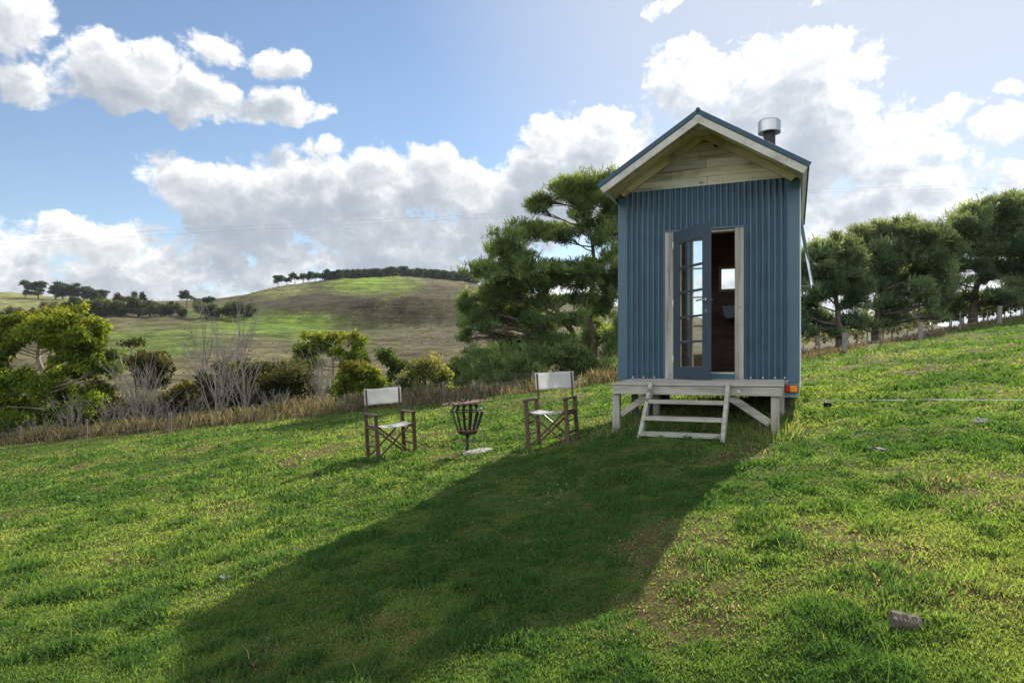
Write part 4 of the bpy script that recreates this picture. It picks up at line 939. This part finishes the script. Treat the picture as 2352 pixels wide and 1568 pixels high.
# three pines on the slope right of the cabin; tip paints their lit tops
ca=[(330,960,70,24),(60,960,60,30),(480,890,60,26),(90,900,60,50),(400,900,60,26),(150,960,60,30),(170,430,65,55),(260,440,105,62),(380,400,115,72),(300,530,115,55),(200,600,95,55),(400,560,125,62),(350,650,125,55),(230,700,95,45),(150,770,58,36),(210,870,115,52),(290,900,95,34),(430,760,105,42),(480,480,100,60),(120,520,70,60),(60,640,70,60),(60,800,80,60),(430,860,60,25),(480,650,90,50)]
make_tree('pine_tree','dark spreading pine with short thick trunk nearest the right wall of the cabin','tree',Z7,.44643,[(362,1035),(360,930),(350,840),(330,700),(310,560)],.19,ca,25.5,'needle',PINE2,M['needle'],M['bark'],21,dens=150,size=.18,maxsub=12,limb=.3,tip=(.21,.26,.14))
cb_=[(540,900,60,24),(650,900,70,22),(780,870,80,24),(1000,840,70,24),(1040,420,80,70),(1060,560,70,60),(1070,680,60,50),(480,860,70,30),(680,850,80,26),(960,830,80,26),(520,340,115,62),(650,310,115,65),(780,305,105,65),(900,310,105,62),(1010,330,85,55),(560,440,125,62),(700,440,135,72),(860,440,125,72),(970,470,85,65),(620,560,135,55),(760,560,135,55),(900,590,125,55),(980,690,75,55),(850,690,125,46),(700,690,115,46),(880,770,115,34),(600,770,100,34),(1000,755,60,34),(560,660,90,50),(740,790,80,28)]
make_tree('pine_tree','dense flat topped pine, middle one of the three right of the cabin','tree',Z7,.44643,[(592,975),(590,900),(610,800),(650,650),(700,500)],.17,cb_,27.5,'needle',PINE2,M['needle'],M['bark'],22,dens=150,size=.18,maxsub=12,limb=.3,tip=(.21,.26,.14))
cc_=[(1130,800,70,30),(1180,720,80,30),(1330,740,90,30),(1440,760,80,22),(1550,760,80,24),(1000,640,60,40),(1060,420,70,60),(1120,760,70,30),(1400,700,90,26),(1480,740,90,24),(1560,720,90,30),(1250,200,105,62),(1380,150,105,62),(1480,110,105,55),(1560,130,100,72),(1180,255,105,62),(1330,280,115,62),(1480,250,115,62),(1130,370,105,62),(1260,400,125,52),(1400,400,125,45),(1540,380,100,72),(1100,480,105,52),(1230,520,105,34),(1400,520,115,42),(1530,560,90,60),(1060,580,75,42),(1140,640,70,30),(1500,650,95,32),(1660,260,130,90),(1700,420,130,90),(1680,580,110,60),(1780,330,110,90),(1330,600,80,25)]
make_tree('pine_tree','large open pine with fanned bare limbs at the top of the slope, farthest right','tree',Z7,.44643,[(1230,850),(1240,760),(1260,640),(1290,480),(1340,300)],.21,cc_,30.0,'needle',PINE2,M['needle'],M['bark'],23,dens=140,size=.19,maxsub=12,limb=.3,tip=(.21,.26,.14))
# pale scrub between and behind the right hand pines
PALE=[(.12,.13,.075),(.24,.25,.17)]
for i,(bx,by,cl,lab) in enumerate([
  ((470,1000),0,[(430,930,60,40),(500,920,60,45),(470,980,70,30)],'pale grey green bush between the two nearest trunks of the right hand pines'),
  ((700,960),0,[(660,900,60,45),(740,880,70,50),(700,940,80,30)],'pale grey green bush to the right of the middle pine trunk'),
  ((900,930),0,[(840,860,60,45),(920,850,70,45),(980,860,60,40),(900,900,90,25)],'pale twiggy bush below the gap between the middle and farthest pines'),
  ((200,1020),0,[(140,980,60,40),(230,960,70,45),(290,990,50,30)],'pale grey bush low beside the right wall of the cabin')]):
    make_tree('pale_bush',lab,'bush',Z7,.44643,[bx,(bx[0],bx[1]-40),(bx[0]+10,bx[1]-80)],.05,cl,33+i,'bush',PALE,M['leaf'],M['twig'],40+i,dens=45,size=.16,twig=.010)
for i,(x,y,w) in enumerate([(120,930,70),(330,930,60),(540,900,70),(640,880,60),(800,860,70),(960,830,80),(1080,800,70),(1160,770,60),(1330,745,70),(1440,720,70),(1550,690,70)]):
    make_tree('pale_bush','pale sunlit bush in the thicket seen under the right hand pine crowns','bush',Z7,.44643,[(x,y+70),(x,y+30),(x+8,y-10)],.05,[(x-w*.6,y,w*.8,34),(x+w*.6,y+5,w*.8,34),(x,y-25,w*.7,34),(x,y+35,w*1.1,26)],38+i*.5,'bush',[(.10,.125,.06),(.22,.245,.15)],M['leaf'],M['twig'],300+i,dens=60,size=.2,twig=.010,group='thicket under the right hand pines',maxsub=4)
for i,(x,y,w) in enumerate([(1090,820,60),(1170,800,60),(1300,800,60),(1390,780,60),(1480,760,60),(1565,740,60)]):
    make_tree('roadside_bush','dull green bush along the fence under the farthest right pine','bush',Z7,.44643,[(x,y+60),(x,y+20),(x+8,y-10)],.04,[(x-w*.5,y,w*.8,36),(x+w*.5,y+5,w*.8,36),(x,y-28,w*.7,34),(x,y+30,w,26)],31+i*.4,'bush',[(.06,.085,.04),(.14,.175,.085)],M['leaf'],M['twig'],340+i,dens=110,size=.15,twig=.008,group='bushes under the farthest right pine',maxsub=4)
# gum trees and bushes in the gully on the left
g1=[(80,520,105,52),(200,470,115,42),(330,480,105,52),(450,500,105,60),(560,440,68,52),(600,400,48,34),(560,545,115,70),(680,515,88,62),(745,565,58,52),(660,640,115,70),(40,620,100,70),(80,700,95,52),(230,560,125,60),(350,620,115,60),(480,650,115,60),(560,770,115,52),(700,760,105,52),(820,720,78,42),(850,790,68,42),(870,860,48,52),(780,840,68,42),(420,880,95,52),(600,870,105,42),(680,920,68,34),(760,950,48,26),(100,930,115,70),(50,1000,90,80),(180,1040,95,62),(130,1150,115,70),(300,1000,85,70),(420,1050,95,60),(560,1050,105,52),(700,1060,88,52),(640,1130,115,52),(780,1080,68,52),(480,1160,88,42),(100,1260,115,52),(250,1230,95,60),(350,1240,78,52),(-80,640,110,90),(-120,800,110,90),(-90,1000,110,110),(-110,1180,110,90)]
make_tree('gum_tree','large gum tree with yellow tipped leaves and a pale trunk at the far left','tree',Z4,.3827,[(398,1330),(392,1180),(350,930),(290,780),(300,640),(380,520)],.17,g1,28.5,'gum',GUM,M['leaf'],M['gumbark'],31,dens=170,size=.17,tip=(.25,.245,.04),maxsub=6,twig=.010,limb=.2,fat=(1.3,1.9))
g2=[(700,740,88,45),(620,860,115,80),(560,950,65,52),(760,830,95,60),(880,745,85,52),(1000,730,78,52),(1020,810,95,60),(1120,770,48,52),(900,860,85,52),(700,960,85,52),(1050,930,95,52),(960,960,58,42),(1150,920,58,42),(830,790,80,50)]
make_tree('gum_tree','olive gum tree with forked pale stems behind the left chair','tree',Z5,.3189,[(850,1330),(862,1190),(868,1020),(850,880),(880,780)],.10,g2,31,'gum',GUM,M['leaf'],M['gumbark'],32,dens=160,size=.17,tip=(.23,.225,.04),limb=.42,fat=(1.2,1.7))
bushes=[
 ('round_bush','rounded olive bush with golden top directly behind the left chair back',Z5,.3189,(1060,1400),[(1100,1070,160,80),(1000,1130,120,80),(1230,1090,105,80),(980,1210,130,90),(1150,1190,150,90),(1080,1280,160,70),(900,1270,80,60),(1240,1200,90,70)],29,GUM,(.21,.205,.04)),
 ('small_tree','small dark leafy tree between the round bush and the soft grey bush',Z5,.3189,(1390,1250),[(1340,940,95,70),(1300,900,48,36),(1400,1010,68,45),(1480,1060,85,52),(1520,1030,48,36),(1420,1130,70,50)],31,[(.03,.06,.022),(.085,.125,.04)],None),
 ('soft_bush','soft grey green bush with feathery top above the fire basket',Z5,.3189,(1700,1400),[(1760,985,100,62),(1700,1080,130,80),(1850,1100,115,100),(1600,1130,105,72),(1550,1230,95,70),(1750,1200,140,90),(1900,1230,95,70),(1650,1300,120,50),(1830,1310,120,50)],28.5,[(.07,.10,.035),(.17,.20,.075)],(.24,.22,.09)),
 ('grey_green_bush','grey green bush between the soft grey bush and the pine limbs',Z5,.3189,(1920,1380),[(1930,1120,90,60),(2010,1180,100,60),(1900,1210,110,60),(1980,1280,130,60)],29.5,[(.065,.095,.045),(.15,.18,.085)],None),
 ('grey_green_bush','low grey green bush between the round bush and the soft grey bush',Z5,.3189,(1480,1400),[(1470,1190,90,55),(1400,1250,90,50),(1500,1290,120,55),(1350,1310,90,45)],28.3,[(.065,.09,.04),(.15,.175,.08)],None),
 ('olive_bush','olive bush half hidden by the lowest pine limbs',Z5,.3189,(2060,1250),[(2050,1000,105,52),(2100,1085,95,70),(1980,1080,70,60),(2060,1170,110,60)],30,[(.06,.09,.03),(.14,.16,.05)],None),
 ('dome_bush','big dark dome shaped bush wrapped in grey twigs left of the left chair',Z5,.3189,(330,1480),[(400,1050,240,72),(-250,1150,150,80),(-90,1075,150,70),(-300,1290,140,90),(-130,1290,190,90),(150,1110,200,90),(580,1150,100,120),(300,1250,230,120),(600,1310,110,100),(80,1310,160,100),(450,1390,180,70),(-60,1180,110,110)],28.0,[(.035,.045,.022),(.085,.09,.04)],None),
 ('olive_bush','olive bush behind the grey saplings left of the dome shaped bush',Z4,.3827,(1400,1290),[(1400,1060,150,90),(1480,1140,100,70),(1330,1140,90,70),(1400,1200,130,60),(1480,985,60,30)],29.5,[(.05,.06,.025),(.12,.12,.045)],(.17,.15,.03)),
 ('topknot_tree','thin dark tree with one flat tuft of leaves standing above its crown',Z4,.3827,(1050,1300),[(1000,655,70,22),(1045,670,55,20),(955,672,40,20),(1050,775,95,52),(1130,850,130,80),(1250,880,65,62),(1180,950,110,60),(990,800,50,40)],30.5,[(.028,.035,.015),(.085,.085,.035)],None),
 ('green_bush','leafy green bush low under the large gum tree',Z4,.3827,(640,1330),[(600,1190,110,60),(720,1130,90,60),(500,1240,100,60),(660,1260,110,50)],27.5,GUM,None),
 ('green_bush','green bush at the foot of the gum tree trunk far left',Z4,.3827,(180,1380),[(180,1290,120,60),(60,1310,110,60),(300,1310,90,50)],27.0,GUM,None)]
for i,(nm,lab,Zc,k,b,cl,Y,pal,tip) in enumerate(bushes):
    top=min(c[1] for c in cl); tk=[b,(b[0],b[1]-(b[1]-top)*.35),(b[0]+8,top+(b[1]-top)*.25)] if nm!='topknot_tree' else [b,(1040,1000),(1010,800),(1000,670)]
    make_tree(nm,lab,'tree' if 'tree' in nm else 'bush',Zc,k,tk,.06,cl,Y,'bush',pal,M['leaf'],M['bark'] if 'dome' not in nm else M['twig'],60+i,dens=150 if 'dome' not in nm else 130,size=.125,tip=tip,maxsub=12 if 'dome' in nm else 5,twig=.009,fat=(1.2,1.6))
# thicket of leafless saplings and scrub
def bare(name,label,px,py,Y,h,spread,n,seed,group=None,straight=.5):
    rr=random.Random(seed); u=(px-1500)/2000; B=Vector((u*Y,Y,h1(u*Y,Y))); mb=MB()
    for k in range(n):
        a=rr.uniform(0,2*math.pi); s=spread*rr.random()**.7; hh=h*rr.uniform(.6,1.0); b=Vector((rr.uniform(-1,1)*.25*spread,rr.uniform(-1,1)*.25*spread,-.1)); t=Vector((math.cos(a)*s,math.sin(a)*s,hh))
        pts=[b+(t-b)*(j/6)+Vector((rr.uniform(-1,1),rr.uniform(-1,1),0))*.035*hh*(j>0)*(1-straight)+Vector((math.cos(a),math.sin(a),0))*s*.25*(j/6)**2 for j in range(7)]
        r=.0105*h**.5*rr.uniform(.7,1.25); mb.tube(pts,[r*(1-.12*j)+.003 for j in range(7)],4,False)
        for q in range(5):
            j=rr.randint(2,5); p=pts[j]; d=(pts[j+1]-p).normalized()+Vector((rr.uniform(-1,1),rr.uniform(-1,1),rr.uniform(-.1,.5)))*.75; l=hh*rr.uniform(.12,.30)
            mb.tube([p,p+d*l*.5,p+d*l+Vector((0,0,.12*l))],[r*.5,r*.36,.003],3,False)
            for w in range(1):
                e=p+d*l*rr.uniform(.35,.8); f=d+Vector((rr.uniform(-1,1),rr.uniform(-1,1),rr.uniform(-.2,.7)))*.8; mb.tube([e,e+f*l*.45],[r*.28,.003],3,False)
    o=mb.build(name,M['twig'],None); o.location=B; return tag(o,label,'bare shrub',group)
def z4(x,y): return Z4(x,y)[0]
bare('bare_sapling','fan of pale leafless stems left of the dome shaped bush, the palest of the thicket',z4(1060,0),0,26.2,3.0,1.2,26,1,straight=.3)
bare('bare_sapling','tall thin leafless saplings rising above the dome shaped bush against the brown field',z4(1600,0),0,29.5,5.6,1.0,12,2,straight=.75)
bare('bare_sapling','tall leafless saplings nearest the forked olive gum, standing over the dome shaped bush',z4(1800,0),0,29.0,5.3,.95,11,3,straight=.75)
bare('bare_sapling','white leafless stems leaning in front of the dome shaped bush',z4(1690,0),0,25.9,2.9,1.2,18,4,straight=.5)
bare('bare_sapling','spindly bare stems in front of the right half of the dome shaped bush',z4(1880,0),0,25.9,2.8,.9,12,5,straight=.5)
bare('bare_sapling','bare grey twigs below the forked olive gum tree',Z5(740,0)[0],0,27.5,2.6,.7,14,6,straight=.5)
bare('bare_sapling','bare grey twigs low in front of the large gum tree',z4(560,0),0,26.4,1.6,1.2,16,7,straight=.2)
for i,(x,Y,h_) in enumerate([(780,27.2,1.7),(900,26.8,1.9),(1240,27.0,2.0),(1380,26.4,1.4),(1500,26.8,1.7),(300,26.2,1.2),(1180,26.0,1.2),(660,28.5,2.0),(1950,27,1.6),(2060,26.5,1.5),(40,26.2,1.1),(2160,26.3,1.2)]):
    bare('bare_shrub','low tangled grey brown shrub without leaves in the thicket behind the long dry grass',z4(x,0),0,Y,h_*.85,.9,13,20+i,'leafless shrubs of the gully thicket',straight=.1)
scr=[(60,1330),(430,1300),(980,1180),(1100,1130),(1180,1170),(1640,1230),(1800,1220),(1960,1240),(2080,1200),(2200,1150),(840,1260),(640,1290),(880,1090),(1330,1130),(1420,1180),(560,1240),(1560,1200),(1900,1130),(1720,1150),(700,1180),(820,1180),(930,1150),(1260,1200),(1150,1240),(760,1250),(1480,1240),(1010,1260),(2000,1160),(2110,1130)]
for i,(x,y) in enumerate(scr):
    make_tree('scrub_bush','dull olive brown scrub bush among the bare stems of the gully thicket','bush',Z4,.3827,[(x,y+90),(x,y+40),(x+5,y)],.03,[(x,y,105,55),(x-60,y+45,90,50),(x+65,y+50,90,50),(x,y+70,110,45)],28+i*.15,'bush',[[(.085,.078,.045),(.17,.15,.085)],[(.055,.075,.03),(.13,.155,.06)]][i%2],M['leaf'],M['twig'],80+i,dens=120,size=.11,group='scrub bushes of the gully thicket',twig=.008,maxsub=4,fat=(1.2,1.5))
# ------------------------------------------------------------------ far trees
def far_tree(name,label,px,pyb,rx,hgt,Y,seed,style,group=None,pal=None):
    """px, foot and size measured in the 3000 px picture, standing at distance Y"""
    rr=random.Random(seed); u=(px-1500)/2000; z=h1(u*Y,Y); B=Vector((u*Y,Y,z)); s=Y/2000; R_=rx*s
    top=(1071-(pyb-hgt))/2000*Y-z; Hh=max(hgt*s*.8,min(top,hgt*s*1.6)); C=[]
    if style=='pine':
        for k in range(12): t=rr.uniform(.26,.98); q=R_*(.7 if t<.85 else .4); C.append(((rr.uniform(-1,1)*q*.8,rr.uniform(-1,1)*q*.8,Hh*t),(R_*rr.uniform(.3,.5),R_*.45,Hh*rr.uniform(.07,.12))))
    elif style=='gum':
        for k in range(7): C.append(((rr.uniform(-1,1)*R_*.7,rr.uniform(-1,1)*R_*.7,Hh*rr.uniform(.5,.88)),(R_*rr.uniform(.3,.45),R_*.4,Hh*rr.uniform(.12,.2))))
    else:
        for k in range(7): C.append(((rr.uniform(-1,1)*R_*.65,rr.uniform(-1,1)*R_*.65,Hh*rr.uniform(.15,.75)),(R_*rr.uniform(.35,.5),R_*.5,Hh*rr.uniform(.2,.3))))
    pal=pal or [(.022,.045,.026),(.055,.085,.042)]
    V,F,col,subs=leaf_cloud(C,5.2/(s*s)*.0105,1.9*s*2.0,'bush',pal,seed)
    o=thing(name,label,'tree' if style!='bush' else 'bush',tuple(B),group=group)
    mb=MB(); limbs(mb,[(0,0,-.5),(rr.uniform(-.1,.1)*R_,0,Hh*.45),(rr.uniform(-.2,.2)*R_,0,Hh*.85)],max(.25,R_*.07),C,subs,seed,.12,4,0,.4); mb.build('trunk',M['bark'],o)
    link('crown',np_mesh('crown',V,F,4,col),M['leaf'],o); return o
FP='distant pines on the left hill'
for i,(x,yb,rx,ht,lab) in enumerate([(195,315,36,125,'slender lone pine at the left end of the distant row'),(295,320,70,132,'broad distant pine second from the left end of the row'),(425,325,62,125,None),(480,328,50,110,None),(550,330,70,118,None),(640,335,60,95,None),(700,340,55,85,None),(750,350,55,95,'low spreading pine at the right end of the distant row')]):
    far_tree('pine_tree',lab or 'dark distant pine in the middle of the row on the left hill',*Z4(x,yb),rx*.3827*1.35,ht*.3827,600,100+i,'pine',FP)
FT='dark trees along the top of the brown field'
row=[(100,445,65,70,0),(230,440,65,60,0),(360,440,60,90,3),(495,445,60,100,0),(590,440,60,110,0),(700,455,65,110,0),(830,455,75,110,0),(955,450,70,100,0),(1060,450,75,120,0),(1150,450,60,75,0),(1240,450,65,80,0),(1310,450,60,80,0),(1375,445,55,80,0),(1540,455,60,110,3),(1640,445,60,75,0),(1780,430,65,85,0),(1870,430,60,80,0),(1700,445,40,50,0),(770,440,50,130,0)]
for i,(x,yb,rx,ht,p) in enumerate(row):
    far_tree('treeline_tree','dark bushy tree in the line along the top edge of the brown field' if not p else ('pale grey tree among the dark ones at the left end of the field treeline' if x<1000 else 'pale green tree among the dark ones at the right end of the field treeline'),*Z4(x,yb),rx*.3827*1.3,ht*.3827*1.12,362,130+i,'bush',FT,[(.10,.12,.075),(.19,.21,.14)] if p else [(.035,.055,.030),(.095,.12,.062)])
for i,(x,yb,rx,ht,st,lab,pal) in enumerate([(940,400,65,115,'gum','rusty crowned distant tree standing above the dark treeline',[(.07,.06,.025),(.14,.11,.05)]),(1063,400,50,120,'gum','tall distant tree beside the rusty crowned one',None),(1430,350,66,80,'gum','solitary rounded tree on the skyline left of the hill',None),(1210,355,45,28,'gum','low pale distant trees on the skyline left of the solitary one',[(.06,.07,.05),(.10,.11,.08)]),(1315,350,20,26,'gum','tiny tree on the skyline beside the solitary one',None),(1540,350,50,40,'gum','low tree on the skyline right of the solitary one',None),(1615,352,45,45,'gum','two stemmed thin tree where the hill begins to rise',None)]):
    far_tree('skyline_tree',lab,*Z4(x,yb),rx*.3827,ht*.3827,480,170+i,st,'trees on the skyline left of the hill',pal)
hl=[(360,250,48,62,'leftmost tree on the shoulder of the hill'),(440,242,35,38,None),(515,240,45,82,'taller thin tree second on the shoulder of the hill'),(590,238,50,75,None),(645,232,45,75,None),(700,232,48,70,None),(745,238,42,75,None)]
for i,(x,yb,rx,ht,lab) in enumerate(hl):
    far_tree('hill_tree',lab or 'open crowned tree in the loose row on the shoulder of the hill',*Z5(x,yb),rx*.3189*1.2,ht*.3189*1.1,545,190+i,'gum','trees on the shoulder of the hill')
hd=[(830,262,60,120),(900,255,60,112)]
for i,(x,yb,rx,ht) in enumerate(hd):
    far_tree('hill_tree','dense black green tree at the near left corner of the hilltop wood' if i==0 else 'dense dark tree just right of the corner of the hilltop wood',*Z5(x,yb),rx*.3189*1.2,ht*.3189,515,210+i,'bush','dark corner trees of the hilltop wood',[(.010,.026,.014),(.03,.05,.024)])
def build_wood():
    rr=random.Random(77); Vs=[];Fs=[];Cs=[];b=0; mb=MB()
    prof=[(800,150,225),(930,135,225),(1080,125,205),(1240,118,195),(1300,125,205),(1420,100,225),(1560,105,235),(1700,120,240),(1850,130,245),(1990,150,250),(2100,140,255),(2200,140,260)]
    for k in range(150):
        x=rr.uniform(830,2200); top=np.interp(x,[p[0] for p in prof],[p[1] for p in prof])+rr.uniform(0,22); bot=np.interp(x,[p[0] for p in prof],[p[2] for p in prof]); Y=rr.uniform(545,600)
        px,pt_=Z5(x,top); u=(px-1500)/2000; z=h1(u*Y,Y); zt=(1071-pt_)/2000*Y; Hh=max(6,min(zt-z,24)); R_=rr.uniform(3.0,5.2); C=[((u*Y+rr.uniform(-1,1)*R_*.5,Y+rr.uniform(-1,1)*R_*.5,z+Hh*t),(R_*.6,R_*.6,Hh*.16)) for t in (.35,.55,.72,.86)]
        V,F,c,_=leaf_cloud(C,.75,1.15,'bush',[(.020,.042,.026),(.05,.08,.042)],500+k); Vs.append(V);Fs.append(F+b);Cs.append(c);b+=len(V)
    o=link('hilltop_wood',np_mesh('hilltop_wood',np.concatenate(Vs),np.concatenate(Fs),4,np.concatenate(Cs)),M['leaf']); tag(o,'dense dark wood along the crest of the distant hill','wood',kind='stuff')
build_wood()

# HAZE: thin air between the hills
def build_haze():
    b=MB(); b.bb(-1960,1960,-1960,1960,-9,107); m=bpy.data.materials.new('air'); m.use_nodes=True; nt=m.node_tree; nt.nodes.clear()
    v=nt.nodes.new('ShaderNodeVolumePrincipled'); v.inputs['Color'].default_value=(.86,.91,1,1); v.inputs['Density'].default_value=.00006; v.inputs['Anisotropy'].default_value=.3
    o=nt.nodes.new('ShaderNodeOutputMaterial'); nt.links.new(v.outputs[0],o.inputs['Volume'])
    b.build('haze',m)['kind']='stuff'
build_haze()
